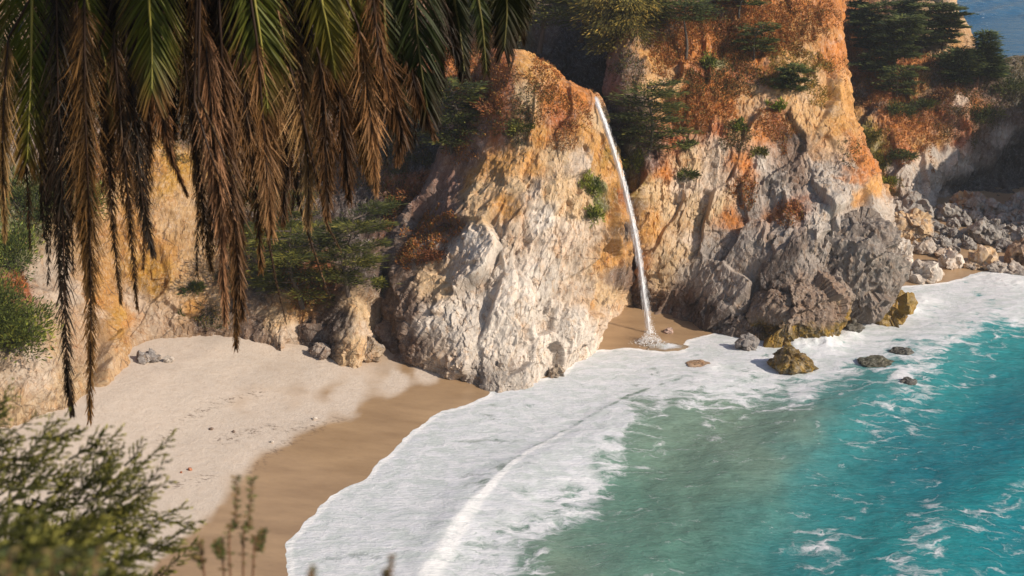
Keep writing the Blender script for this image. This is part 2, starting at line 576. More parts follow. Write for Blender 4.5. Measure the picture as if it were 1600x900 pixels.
wpts += [(520, 740, (1.,), 4), (650, 650, (1.,), 3), (420, 850, (1.,), 4), (380, 890, (1.,), 3), (300, 650, (0.,), 4), (100, 650, (0.,), 4), (350, 560, (0.,), 4), (500, 590, (.15,), 2),
         (250, 720, (.05,), 3), (600, 580, (.45,), 1), (640, 575, (.6,), 1), (420, 600, (.25,)), (470, 625, (.4,)), (520, 610, (.5,)), (380, 630, (.35,)), (960, 525, (.85,), 3), (1070, 510, (.8,), 2), (860, 580, (.9,), 2), (1460, 400, (.75,), 4), (1550, 400, (.85,), 4)]
wet = np.clip(splat(qw, wpts, 3.2)[:, 0], 0, 1)
wet = np.clip(wet + fbm(SP, 2.5, 4, 23) * .22 * (4 * wet * (1 - wet)), 0, 1)
wet = np.maximum(.62 * sstep(.2, .5, wet) * sstep(.0, .3, wet) + .38 * sstep(.45, .55, wet), sstep(2.5, .5, sdist))
deb = np.zeros(len(P2))
for ln in ([(250, 690), (300, 650), (345, 628), (410, 612)], [(340, 690), (400, 672), (450, 668), (500, 660)], [(395, 735), (430, 705), (470, 680), (540, 650)], [(270, 760), (330, 745)]):
    dd, _ = poly_dist(q, ln)
    deb = np.maximum(deb, sstep(13, 2, dd) * .8)
deb = np.maximum(deb, .10)
me = mesh_data('sand', SP, grid_faces(len(gy), len(gx)), M_SAND, None, {'wet': wet, 'debris': deb}, smooth=True)
tag(obj('beach', me), 'pale sand beach darkening to wet brown along the surf', 'beach', kind='structure')

# ------------------------------------------------------------------ sea
ys = np.concatenate([np.linspace(30, 64, 12, endpoint=False), np.linspace(64, 180, 430, endpoint=False), np.geomspace(180, 700, 170, endpoint=False), np.geomspace(700, 6000, 24)])
us = np.concatenate([np.linspace(-2600, 380, 26, endpoint=False), np.linspace(380, 1700, 470, endpoint=False), np.linspace(1700, 4600, 26)])
UU, YY = np.meshgrid((us - 800) / FPX * 1.06, ys)
SEA = np.stack([UU * YY, YY, np.zeros_like(YY)], -1).reshape(-1, 3)
q = proj(SEA)
DEEP, TEAL, MID, GRN, SAG, PALE, FAR = (.002, .145, .205), (.003, .215, .245), (.016, .305, .305), (.105, .245, .19), (.22, .285, .21), (.19, .40, .39), (.001, .085, .20)
cols = [(1560, 860, TEAL), (1500, 800, MID), (1400, 830, MID), (1320, 800, TEAL), (1480, 740, DEEP, 2), (1400, 740, DEEP), (1300, 720, TEAL), (1420, 690, DEEP), (1560, 690, DEEP, 2), (1550, 600, TEAL),
        (1580, 760, MID), (1580, 530, MID), (1480, 600, MID), (1400, 640, TEAL), (1330, 670, MID), (1250, 760, TEAL), (1200, 790, GRN), (1150, 860, (.02, .12, .115)), (1050, 880, GRN), (950, 850, GRN),
        (1000, 780, GRN), (1080, 760, (.15, .265, .20), 2), (1180, 710, SAG, 2), (1130, 660, SAG, 2), (1230, 660, SAG), (1050, 690, SAG), (1200, 620, (.19, .26, .22)), (1300, 600, (.15, .29, .26)), (1400, 590, (.1, .28, .27)),
        (1450, 570, MID), (1500, 500, PALE), (900, 890, SAG), (1250, 880, TEAL), (1380, 890, TEAL), (700, 700, (.34, .36, .34), 2), (600, 800, (.34, .36, .36), 2), (1000, 560, (.34, .36, .34)), (1300, 540, PALE),
        (1550, 20, FAR, 3), (1550, 80, FAR, 3), (1580, 640, DEEP), (1350, 770, (.03, .22, .23)), (1590, 830, DEEP)]
nz = np.stack([fbm(SEA, 7, 4, 31), fbm(SEA, 7, 4, 32)], -1)
scol = splat(q + nz * np.array([110, 50]), cols, 2.6, 2600.)
fpt = [(700, 700, 1., 2), (600, 780, 1., 2), (520, 850, 1., 2), (560, 880, .95), (640, 880, .9), (760, 860, .75), (740, 800, 1.), (820, 760, 1.), (880, 700, 1., 2), (960, 660, .95), (800, 640, .95, 2), (860, 610, 1.), (950, 580, 1., 2), (1040, 590, .95),
       (800, 820, .78), (840, 870, .42), (900, 790, .62), (900, 860, .28), (960, 720, .6), (1000, 690, .4), (990, 770, .3), (1010, 640, .5), (1060, 660, .22), (1080, 620, .6), (1130, 580, .95), (1180, 580, .9), (1150, 545, .95), (1250, 600, .7), (1220, 620, .5),
       (1100, 720, .27, 2), (1180, 680, .28, 2), (1200, 740, .24, 2), (1060, 800, .3), (1100, 850, .25), (960, 830, .34), (1000, 870, .28), (1180, 820, .22), (1250, 690, .28, 2), (1300, 640, .22), (1360, 610, .35), (1330, 580, .55),
       (1290, 540, 1., 2), (1240, 530, 1.), (1350, 530, .95, 2), (1420, 500, 1., 2), (1480, 470, 1., 2), (1560, 450, 1., 2), (1590, 470, .9), (1540, 490, .75), (1480, 520, .75), (1430, 540, .7), (1560, 530, .38), (1500, 560, .3), (1590, 560, .22),
       (1400, 570, .5), (1410, 590, .6), (1430, 610, .5), (1390, 655, .42), (1420, 650, .4), (1480, 620, .3), (1550, 640, .24, 2), (1480, 700, .24, 2), (1400, 740, .26, 2), (1560, 730, .22), (1600, 790, .42), (1530, 760, .2), (1300, 780, .26), (1230, 760, .2),
       (1260, 850, .46), (1300, 870, .44), (1380, 860, .3), (1440, 850, .46), (1460, 845, .46), (1400, 880, .45), (1500, 870, .25), (1560, 880, .4), (1530, 830, .42), (1590, 890, .3), (1350, 800, .3), (1200, 880, .18), (1000, 560, 1., 2), (1060, 555, 1.),
       (1540, 20, .30), (1560, 60, .22), (1520, 60, .26), (1590, 30, .25), (1340, 890, .34)]
foam = splat(q + nz * np.array([34, 18]), [(a, b, (c,)) + tuple(r) for a, b, c, *r in fpt], 3.6)[:, 0]
FRONT = [G(x, y)[:2] for x, y in ((640, 930), (668, 885), (700, 838), (740, 785), (780, 745), (820, 712), (870, 684), (920, 655), (985, 620), (1050, 598), (1110, 578))]
fd, fp = poly_dist(SEA[:, :2], FRONT)
fl = np.asarray(FRONT)
# side of the wave front: + toward the open sea
tang = np.array([fl[-1] - fl[0]])
side = np.sign((SEA[:, 0] - fl[0][0]) * tang[0, 1] - (SEA[:, 1] - fl[0][1]) * tang[0, 0])
nearest = np.zeros(len(SEA))
ii = np.clip((fp * (len(fl) - 1)).astype(int), 0, len(fl) - 2)
tv = fl[ii + 1] - fl[ii]
side = np.sign((SEA[:, 0] - fl[ii, 0]) * tv[:, 1] - (SEA[:, 1] - fl[ii, 1]) * tv[:, 0])
sd_ = fd * side + fbm(SEA, 2.5, 3, 41) * .28
ampl = (.10 * sstep(1.02, .6, fp) + .24 * sstep(.5, .2, fp)) * (.8 + .5 * fbm(SEA, 3, 2, 43))
front = np.where((fd < 12) & (fp > 0) & (fp < 1), ampl, 0)
fw = .32 + 1.3 * sstep(.55, .35, fp)
bore = front * np.where(sd_ < 0, np.exp(-(sd_ / fw) ** 2), np.exp(-sd_ / 3.0))
bore = np.where(fd < 11, bore, 0)
wdt = .32 + .75 * sstep(.5, .05, fp)
bright = np.where((fd < 12) & (fp < .72), sstep(wdt, wdt * .4, np.abs(sd_ - wdt * .6 + .1)) * sstep(.72, .55, fp), 0)
foam = np.maximum(foam, 1.2 * bright)
gapw = .16 + .28 * np.exp(-((fp - .42) / .1) ** 2)
gap = np.where(fd < 3, sstep(gapw + .2, gapw * .5, np.abs(sd_ + gapw)) * sstep(.18, .36, fp) * sstep(.99, .9, fp), 0)
foam = foam - gap * (.30 + .35 * fbm(SEA, 1.5, 3, 44))
sh_d, sh_p = poly_dist(SEA[:, :2], shore_w)
foam = np.maximum(foam, 1.3 * sstep(.55, .1, sh_d))
bright = np.maximum(bright, sstep(.38, .1, sh_d + .12 * fbm(SEA, .8, 3, 45)))
ins = inside(SEA[:, :2], land_poly)
foam = foam - np.where(bright < .3, .34 * sstep(.02, .32, fbm(SEA * np.array([.7, 1.15, 1]), 3.2, 5, 47, .62)) * sstep(.55, .9, foam), 0)
# swell and chop
shoal = sstep(1, 16, sh_d)
dirn = np.array([.78, -.62])
ph = SEA[:, :2] @ dirn
zz = 1.35 * shoal * (.20 * np.sin(ph / 14 * 6.283 + 1.5 * fbm(SEA, 20, 2, 51)) + fbm(SEA, 6, 4, 52) * .26 + fbm(SEA * np.array([.5, 1.3, 1]), 1.8, 3, 53) * .12)
zz *= sstep(900, 300, SEA[:, 1]) * (1 + 1.2 * sstep(180, 260, SEA[:, 1]))
zz += .02 + bore * (1 - np.exp(-sh_d / 2.))
zz += fbm(SEA, 1.1, 3, 57) * .03 * sstep(.4, .9, foam)
# breaking surf against the grey cliff foot and its rocks
for (x, y, r, a) in ((1285, 534, 1.6, 1.25), (1245, 538, 1.2, .8), (1325, 522, 1.0, .7), (1415, 485, 1.3, .8), (1440, 470, 1.6, .4), (1410, 592, .8, .16), (1110, 575, 1.0, .2), (1570, 440, 2.5, .35)):
    c = G(x, y)
    rr = np.hypot(SEA[:, 0] - c[0], (SEA[:, 1] - c[1]) / 1.3) / r
    zz += a * np.exp(-rr ** 2) * (.75 + .5 * fbm(SEA, .8, 3, 61))
    foam = np.maximum(foam, 1.2 * np.exp(-(rr / 1.25) ** 4))
    bright = np.maximum(bright, np.exp(-(rr / 1.1) ** 2) * (.6 + .6 * fbm(SEA, .9, 3, 46)))
zz = np.where(ins & (sh_d > 2), -.3, zz)
SEA[:, 2] = zz
far = sstep(190, 300, SEA[:, 1])
me = mesh_data('sea', SEA, grid_faces(len(ys), len(us)), M_SEA, scol, {'foam': foam, 'far': far, 'bright': np.clip(bright, 0, 1)}, smooth=True)
tag(obj('sea', me), 'turquoise ocean water with white foam washing up the cove', 'sea', kind='structure')

# ------------------------------------------------------------------ cliffs
ROT = np.array([[.80, .36, -.48], [-.30, .93, .20], [.52, -.02, .85]])
SURF = []                                        # (points, normals, colours) kept for scattering scrub
def cliff(name, label, rows, nu, nv, splats, amp=1.0, seed=0, warp=(40, 34), mat=None, soft=.3, tint=1.0):
    rows3 = [catmull(np.array([r if isinstance(r, np.ndarray) else U(*r) for r in row]), 64) for row in rows]
    # even spacing along u per row keeps columns upright
    rows3.insert(0, rows3[0] + np.array([0, .5, -3.2]))
    Gd = catmull(np.array(rows3), nv)
    Gd = np.stack([catmull(Gd[:, :, k], nv) if False else Gd[:, :, k] for k in range(3)], -1)
    # resample u
    Gd = np.transpose(catmull(np.transpose(Gd, (1, 0, 2)), nu), (1, 0, 2))
    du = np.gradient(Gd, axis=1)
    dv = np.gradient(Gd, axis=0)
    N = np.cross(du, dv)
    N /= np.linalg.norm(N, axis=2, keepdims=True) + 1e-9
    P = Gd.reshape(-1, 3)
    N = N.reshape(-1, 3)
    pr = P @ ROT.T
    ws = np.stack([pn(P, 2.5, seed + 1), pn(P, 2.5, seed + 2), pn(P, 2.5, seed + 3)], -1) * .5
    ws2 = np.stack([pn(P, .7, seed + 31), pn(P, .7, seed + 32), pn(P, .7, seed + 33)], -1) * .22
    ha, ca, ra = facets((pr + ws) * np.array([1.25, .8, .42]), 3.7, seed + 5, 1.5)
    hb, cb, rb = facets((pr + ws * .8 + ws2) * np.array([1.2, .9, .5]), 1.0, seed + 9, 1.7)
    hc, cc, rc = facets((pr + ws2) * np.array([1.1, .9, .6]), .42, seed + 10, 1.7)
    def soften(h, k):
        h = h.reshape(nv, nu)
        for _ in range(k):
            p = np.pad(h, 1, mode='edge')
            h = (p[:-2, 1:-1] + p[2:, 1:-1] + p[1:-1, :-2] + p[1:-1, 2:] + 2 * p[1:-1, 1:-1]) / 6
        return h.ravel()
    ha, hb = soften(ha, 3), soften(hb, 1)
    bp = pr[:, 0] / 1.15 + fbm(P, 4, 3, seed + 41) * 1.1
    bed = (bp - np.floor(bp)) ** 1.6 - .4
    sm2 = sstep(-.1, .3, fbm(P, 7, 3, seed + 42))
    sm = .45 + .75 * sstep(-.25, .3, fbm(P, 5, 3, seed + 18))
    dsp = fbm(P, 8, 3, seed + 12) * 1.2 + ha * .80 - ca * .12 * (ra > .5) + hb * .22 * sm - cb * .08 * (rb > .6) + hc * .085 * sm + soften(bed, 1) * .22 * sm2 + fbm(pr * np.array([1.4, 1, .5]), 1.5, 5, seed + 15, .6, True) * .19 * (.6 + .4 * sm)
    vv = np.repeat(np.linspace(0, 1, nv), nu)
    dsp = dsp * (1 - soft * sstep(.45, .7, vv))
    P = P + N * (dsp * amp)[:, None]
    q = proj(Gd.reshape(-1, 3))
    nz = np.stack([fbm(P, 4.5, 5, seed + 21, .62), fbm(P, 4.5, 5, seed + 22, .62)], -1)
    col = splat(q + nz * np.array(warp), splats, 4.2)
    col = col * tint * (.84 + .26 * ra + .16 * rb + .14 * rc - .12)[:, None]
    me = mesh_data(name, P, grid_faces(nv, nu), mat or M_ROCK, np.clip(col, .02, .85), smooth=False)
    o = obj(name, me)
    tag(o, label, 'cliff', kind='structure')
    SURF.append((name, P, N, q))
    return o

headland_rows = [
    [(585, 505, 119), (606, 528, 108.5), (700, 588, 102.8), (768, 612, 100.6), (835, 596, 103), (902, 562, 107.8), (950, 508, 115.5), (985, 478, 122)],
    [(585, 470, 119), (600, 490, 110), (690, 540, 103.6), (764, 565, 101.8), (842, 552, 104), (920, 525, 108.6), (960, 475, 115.8), (988, 450, 123)],
    [(588, 430, 119), (603, 450, 111.5), (682, 490, 105.3), (762, 510, 103.6), (850, 500, 105.4), (932, 478, 109.6), (972, 440, 116), (990, 420, 124)],
    [(600, 380, 121), (616, 400, 113.5), (692, 405, 109), (772, 420, 106.5), (862, 410, 108), (938, 395, 111.5), (975, 370, 116.5), (985, 345, 125)],
    [(642, 335, 121.5), (664, 340, 115), (728, 325, 112), (804, 320, 110), (872, 310, 111), (930, 300, 113), (962, 285, 117), (966, 270, 125)],
    [(680, 255, 124), (704, 252, 118), (760, 237, 115), (815, 225, 113.5), (870, 215, 114), (920, 215, 115.5), (946, 205, 118), (950, 200, 125)],
    [(722, 150, 126), (738, 150, 120), (772, 135, 117), (815, 130, 116), (864, 145, 116.3), (910, 168, 117), (936, 172, 118.6), (940, 175, 125)],
    [(748, 95, 128), (756, 92, 122), (778, 82, 119), (815, 88, 118.4), (862, 114, 118.4), (906, 143, 118.6), (930, 158, 119.6), (934, 162, 125)],
    [(752, 105, 134), (760, 98, 130), (785, 92, 127), (820, 98, 126), (866, 124, 126), (908, 152, 126), (931, 160, 126), (936, 164, 130)],
    [(752, 190, 140), (762, 190, 138), (785, 190, 136), (820, 190, 135), (866, 200, 135), (908, 200, 135), (931, 190, 136), (936, 180, 140)],
]
headland_cols = [(640, 480, BR), (650, 540, BR), (690, 560, WP), (680, 440, CR), (620, 420, BR), (640, 380, BR), (690, 340, PU), (720, 350, BR), (700, 500, W_, 2), (740, 470, W_, 2), (720, 420, WP), (750, 440, GL), (770, 500, W_, 3), (820, 540, W_, 3), (850, 500, W_, 3),
    (790, 580, GL), (830, 575, W_), (760, 590, GR), (880, 540, W_, 2), (800, 440, W_, 2), (850, 430, W_, 2), (900, 450, WP), (930, 440, CR), (950, 460, CR), (955, 400, OC), (960, 340, OC), (940, 500, WP), (770, 390, W_), (740, 380, W_), (820, 370, WP, 2), (880, 370, WP),
    (790, 330, OC), (830, 310, WP), (870, 300, CR, 2), (750, 300, CR), (735, 280, OC), (780, 260, OC), (830, 250, OC), (870, 240, CR), (900, 260, WP), (800, 290, CR), (850, 210, OC), (820, 220, CR), (780, 210, RU), (760, 170, RU), (790, 130, RU), (820, 150, CR), (840, 110, OC),
    (770, 110, RU), (750, 140, RU), (740, 190, PU), (870, 150, OR), (900, 170, OR), (880, 190, RU), (910, 210, OC), (930, 190, CR), (940, 230, OC), (925, 290, GN, .6), (930, 320, GN, .6), (955, 270, OC), (965, 310, RU), (905, 320, CR), (910, 360, WP), (720, 230, PU), (700, 280, PU), (970, 430, BR), (925, 470, OC, .4),
    (850, 350, W_), (800, 480, W_), (900, 510, W_), (870, 560, W_), (735, 540, W_), (760, 350, CR)]
headland_cols += [(962, 305, MO, .6), (970, 360, DK, .4), (950, 235, MO, .5)]
cliff('headland_cliff', 'tall white and ochre rock headland beside the waterfall', headland_rows, 430, 420, headland_cols, 1.0, 100, soft=.55)

fall_rows = [
    [(978, 478, 128), (990, 515, 119.5), (1032, 508, 118.2), (1070, 508, 117.5), (1120, 520, 115.5), (1190, 538, 112.8), (1262, 532, 112.8), (1332, 498, 117.5), (1390, 446, 126.5), (1392, 400, 140), (1380, 355, 155)],
    [(976, 460, 128), (994, 486, 121), (1032, 480, 119.4), (1070, 475, 118.2), (1116, 485, 116), (1184, 500, 113.8), (1256, 495, 113.6), (1335, 462, 117.3), (1392, 430, 126.5), (1395, 390, 140), (1384, 345, 155)],
    [(976, 430, 128), (996, 445, 120.5), (1034, 440, 119), (1072, 440, 118.6), (1118, 435, 117.6), (1184, 445, 115.8), (1254, 440, 115), (1335, 415, 117.7), (1390, 400, 127), (1394, 375, 140), (1384, 335, 155)],
    [(974, 370, 128), (996, 370, 120.8), (1040, 370, 120.2), (1082, 370, 120.2), (1132, 370, 119.8), (1192, 365, 118.6), (1262, 350, 118), (1332, 335, 120), (1380, 335, 128), (1384, 325, 140), (1372, 305, 157)],
    [(966, 290, 128), (990, 290, 122), (1040, 290, 122.3), (1090, 290, 122.6), (1140, 290, 123), (1200, 285, 123.4), (1260, 280, 123.6), (1318, 275, 125), (1358, 265, 131), (1362, 260, 142), (1356, 248, 158)],
    [(952, 200, 129), (984, 200, 124), (1040, 200, 125), (1090, 200, 125.6), (1140, 200, 126.3), (1200, 200, 126.9), (1260, 200, 127.4), (1303, 200, 129), (1326, 195, 134), (1329, 190, 145), (1324, 180, 160)],
    [(948, 130, 131), (978, 112, 127), (1040, 110, 129), (1090, 110, 130), (1140, 110, 131), (1200, 110, 132), (1260, 110, 132.4), (1298, 110, 133.5), (1313, 108, 138), (1315, 105, 148), (1314, 100, 162)],
    [(962, 40, 137), (990, 10, 134), (1045, 5, 136), (1095, 5, 137), (1145, 5, 138), (1200, 5, 139), (1260, 5, 139), (1296, 5, 140), (1308, 5, 144), (1310, 2, 152), (1310, 0, 165)],
    [(970, -70, 150), (1000, -100, 147), (1050, -110, 148), (1095, -112, 149), (1145, -114, 150), (1200, -115, 151), (1260, -114, 151), (1285, -105, 152), (1298, -95, 155), (1302, -92, 160), (1302, -90, 170)],
    [(970, -90, 185), (1000, -110, 182), (1050, -120, 182), (1095, -120, 182), (1145, -120, 182), (1200, -120, 182), (1260, -118, 182), (1280, -108, 182), (1290, -98, 182), (1295, -94, 186), (1300, -92, 190)],
]
fall_cols = [(1000, 420, OR), (1020, 350, OC), (1000, 480, DK), (1040, 490, BR), (1090, 490, DK, 1.5), (1030, 430, CR), (1060, 460, BR), (1060, 400, CR, 2), (1020, 300, CR), (990, 300, MO), (985, 250, GN), (1010, 250, PU), (1030, 270, OR), (1080, 330, CR, 2), (1100, 290, WP, 2), (1120, 330, CR),
    (1110, 400, GR), (1090, 430, GR), (1130, 430, GR, 2), (1160, 380, GR, 2), (1180, 420, GR, 2), (1150, 470, GR), (1170, 500, BR), (1200, 470, DK, 2), (1210, 430, DK), (1175, 490, DK, 1.5), (1130, 495, DK, 1.5), (1200, 515, MO), (1240, 510, MO, 1.5), (1290, 500, MO), (1250, 450, (.27, .20, .155)), (1300, 450, (.27, .21, .17)), (1220, 360, GR, 2), (1280, 350, GL, 2), (1340, 350, GL, 2), (1370, 400, GL), (1330, 430, GR), (1270, 400, GR), (1240, 390, DK, .5), (1300, 410, DK, .4),  # dark zones near the base paint the shaded undercut
    (1210, 340, OR, .8), (1240, 335, RU, .8), (1180, 330, GR), (1150, 345, OR), (1220, 300, GL), (1280, 300, GL), (1330, 300, GL), (1200, 280, GR), (1290, 330, GL), (1240, 280, BR), (1180, 255, GL), (1250, 240, BR), (1240, 210, DK, .5), (1160, 260, OR), (1120, 250, WP), (1080, 250, CR), (1060, 210, RU), (1070, 170, OR), (1050, 150, CR), (1020, 130, CR), (1010, 90, OC), (980, 100, BR), (960, 130, PU), (955, 180, DK), (1000, 160, BR), (980, 210, DK), (1010, 200, PU),
    (1110, 160, OR, 2), (1130, 140, OR, 2), (1140, 170, OR), (1100, 120, RU), (1090, 80, OR), (1060, 60, OR), (1030, 40, BR), (1120, 100, GN, .5), (1150, 110, RU), (1170, 150, CR), (1190, 170, WP), (1150, 200, CR), (1190, 210, OR), (1210, 190, RU), (1130, 210, RU), (1160, 60, OC), (1120, 20, BR), (1180, 20, OR, 2), (1200, 60, OR), (1240, 40, OC), (1220, 100, CR), (1190, 120, RU), (1260, 90, CR, 1.5), (1270, 40, CR), (1265, 140, WP), (1280, 180, CR, 2), (1300, 150, OC), (1300, 80, OR), (1290, 20, OR), (1310, 200, OC), (1290, 230, WP), (1330, 240, OR), (1340, 270, OR), (1300, 260, GL), (1350, 300, OC), (1230, 150, CR), (1245, 180, CR), (1360, 330, GL), (1060, 300, WP), (1040, 330, CR), (1080, 380, WP), (1385, 430, GL)]
fall_cols = [(a[0], a[1], tuple(.45 * u + .55 * v for u, v in zip(a[2], OC)) if a[1] < 245 and a[0] > 1000 and a[2] in (CR, WP) else a[2]) + tuple(a[3:]) for a in fall_cols] + [(985, 330, DK, .5), (992, 290, MO, .7), (978, 250, DK, .7), (1250, 10, OR), (1230, 80, OC), (1110, 60, OR), (1180, 90, OR)]
cliff('waterfall_cliff', 'orange and cream sea cliff with a grey rock foot beyond the waterfall', fall_rows, 640, 470, fall_cols, 1.05, 200)

far_rows = [
    [(1262, 352, 160), (1330, 350, 158), (1390, 340, 157), (1445, 332, 159), (1478, 335, 162.5), (1520, 330, 164), (1580, 325, 165.5), (1660, 320, 167), (1760, 318, 172)],
    [(1262, 300, 162), (1330, 295, 160), (1390, 292, 158.5), (1440, 296, 159.5), (1482, 296, 166), (1525, 280, 169.5), (1585, 265, 171.5), (1660, 260, 173), (1760, 250, 178)],
    [(1262, 240, 166), (1330, 238, 163.5), (1390, 240, 161.5), (1445, 255, 161.5), (1490, 266, 165), (1540, 240, 168.5), (1590, 205, 169.5), (1660, 180, 171), (1760, 170, 176)],
    [(1262, 160, 172), (1330, 165, 170), (1390, 170, 168), (1450, 170, 168), (1500, 175, 168), (1545, 165, 169), (1600, 150, 171), (1660, 140, 173), (1760, 130, 178)],
    [(1262, 80, 180), (1330, 95, 178), (1390, 100, 176), (1450, 105, 175), (1497, 112, 174.5), (1545, 112, 174), (1600, 106, 176), (1660, 104, 178), (1760, 104, 182)],
    [(1262, 20, 190), (1330, 30, 188), (1390, 40, 186), (1446, 45, 184), (1488, 62, 181), (1540, 97, 177.5), (1600, 96, 180), (1660, 95, 182), (1760, 96, 186)],
    [(1262, -40, 204), (1330, -38, 202), (1390, -36, 200), (1444, -32, 197), (1482, -15, 192), (1530, 92, 183), (1600, 93, 185), (1660, 93, 187), (1760, 95, 190)],
    [(1262, -60, 225), (1330, -56, 222), (1390, -54, 218), (1442, -50, 213), (1476, -28, 206), (1520, 100, 194), (1600, 100, 196), (1660, 100, 197), (1760, 100, 198)],
    [(1262, -30, 240), (1330, -20, 238), (1390, -10, 235), (1450, 0, 230), (1480, 40, 222), (1510, 180, 205), (1600, 180, 206), (1660, 180, 207), (1760, 180, 208)],
]
CV_SHADE = (.055, .05, .046)  # cove recess colour, darkened to deepen the shade there
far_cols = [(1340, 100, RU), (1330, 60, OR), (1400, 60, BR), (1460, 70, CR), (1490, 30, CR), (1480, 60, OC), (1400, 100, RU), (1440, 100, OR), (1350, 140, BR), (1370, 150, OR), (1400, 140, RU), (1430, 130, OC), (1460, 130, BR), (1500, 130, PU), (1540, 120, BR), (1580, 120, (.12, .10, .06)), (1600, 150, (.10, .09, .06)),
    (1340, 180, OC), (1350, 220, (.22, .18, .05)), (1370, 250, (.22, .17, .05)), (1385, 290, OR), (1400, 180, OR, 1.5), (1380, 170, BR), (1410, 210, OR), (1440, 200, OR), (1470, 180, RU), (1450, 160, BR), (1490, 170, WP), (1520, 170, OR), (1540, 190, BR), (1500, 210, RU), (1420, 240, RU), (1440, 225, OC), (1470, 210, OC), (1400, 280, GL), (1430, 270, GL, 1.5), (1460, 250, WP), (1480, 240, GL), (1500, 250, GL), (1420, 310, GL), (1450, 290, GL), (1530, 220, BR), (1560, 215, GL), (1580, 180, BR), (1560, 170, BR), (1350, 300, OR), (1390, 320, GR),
    (1500, 300, CV_SHADE, 2), (1520, 285, CV_SHADE, 2), (1570, 245, CV_SHADE, 2), (1600, 290, CV_SHADE, 2), (1600, 220, CV_SHADE), (1640, 200, BR)]
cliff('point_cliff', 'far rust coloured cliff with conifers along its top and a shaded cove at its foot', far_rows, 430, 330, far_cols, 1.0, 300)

ravine_rows = [
    [(350, 530, 108), (400, 535, 106.5), (440, 545, 105.2), (474, 548, 107.8), (556, 562, 103.4), (606, 535, 111), (640, 515, 113), (720, 450, 124), (820, 380, 134), (920, 330, 140), (1000, 330, 142)],
    [(350, 490, 109.5), (400, 495, 108), (440, 500, 107), (478, 505, 109), (552, 508, 105), (604, 495, 111.5), (640, 470, 114.5), (720, 400, 125), (820, 330, 135), (920, 280, 141), (1000, 280, 142)],
    [(350, 445, 112), (400, 450, 111), (440, 455, 110.5), (488, 460, 110.2), (556, 455, 108), (606, 448, 113), (650, 410, 117.5), (720, 340, 127), (820, 270, 137), (920, 220, 143), (1000, 230, 143)],
    [(350, 380, 116.5), (400, 385, 116), (450, 390, 116), (520, 390, 115.5), (580, 380, 116), (620, 360, 117.5), (668, 320, 121), (735, 260, 130), (830, 190, 140), (920, 150, 146), (1000, 160, 145)],
    [(350, 290, 122), (400, 290, 122), (460, 290, 122), (530, 290, 122), (590, 285, 122), (640, 270, 123.5), (690, 230, 127), (750, 170, 134), (840, 110, 145), (920, 90, 150), (1000, 90, 148)],
    [(350, 180, 129), (400, 180, 129), (460, 180, 129), (530, 180, 129), (600, 175, 129), (650, 165, 130), (705, 130, 132.5), (765, 90, 139), (845, 50, 150), (920, 40, 155), (1000, 40, 152)],
    [(350, 60, 138), (400, 60, 138), (460, 60, 138), (530, 60, 138), (600, 60, 138), (660, 50, 138), (720, 30, 140), (780, 0, 146), (850, -30, 157), (920, -30, 162), (1000, -40, 160)],
    [(350, -80, 150), (400, -80, 150), (460, -80, 150), (530, -80, 150), (600, -80, 150), (660, -80, 151), (720, -90, 153), (780, -95, 158), (850, -100, 168), (920, -100, 172), (1000, -100, 172)],
    [(350, -100, 185), (400, -100, 185), (460, -100, 185), (530, -100, 185), (600, -100, 185), (660, -100, 185), (720, -105, 185), (780, -105, 188), (850, -110, 195), (920, -110, 198), (1000, -110, 198)],
]
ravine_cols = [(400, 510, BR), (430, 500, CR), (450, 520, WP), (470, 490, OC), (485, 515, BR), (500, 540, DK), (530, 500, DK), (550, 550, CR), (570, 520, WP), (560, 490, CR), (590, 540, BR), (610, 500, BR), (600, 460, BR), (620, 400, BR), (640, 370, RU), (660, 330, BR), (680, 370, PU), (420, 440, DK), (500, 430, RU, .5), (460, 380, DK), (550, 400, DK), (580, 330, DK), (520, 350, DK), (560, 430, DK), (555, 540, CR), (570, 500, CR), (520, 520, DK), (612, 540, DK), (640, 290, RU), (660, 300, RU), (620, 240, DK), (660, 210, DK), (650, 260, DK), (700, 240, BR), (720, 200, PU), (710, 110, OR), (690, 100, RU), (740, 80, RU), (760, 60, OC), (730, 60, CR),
               (690, 80, BR), (800, 60, GN), (850, 40, BR), (900, 100, DK, 2), (880, 80, DK, 2), (930, 80, DK, 2), (500, 250, BR), (400, 250, BR), (550, 150, BR), (640, 150, BR), (770, 30, GN)]  # near-black zones paint shade into the ravine foot and hollow
cliff('ravine_slope', 'steep dark scrubby ravine slope behind the headland and beach', ravine_rows, 420, 340, ravine_cols, .9, 400)

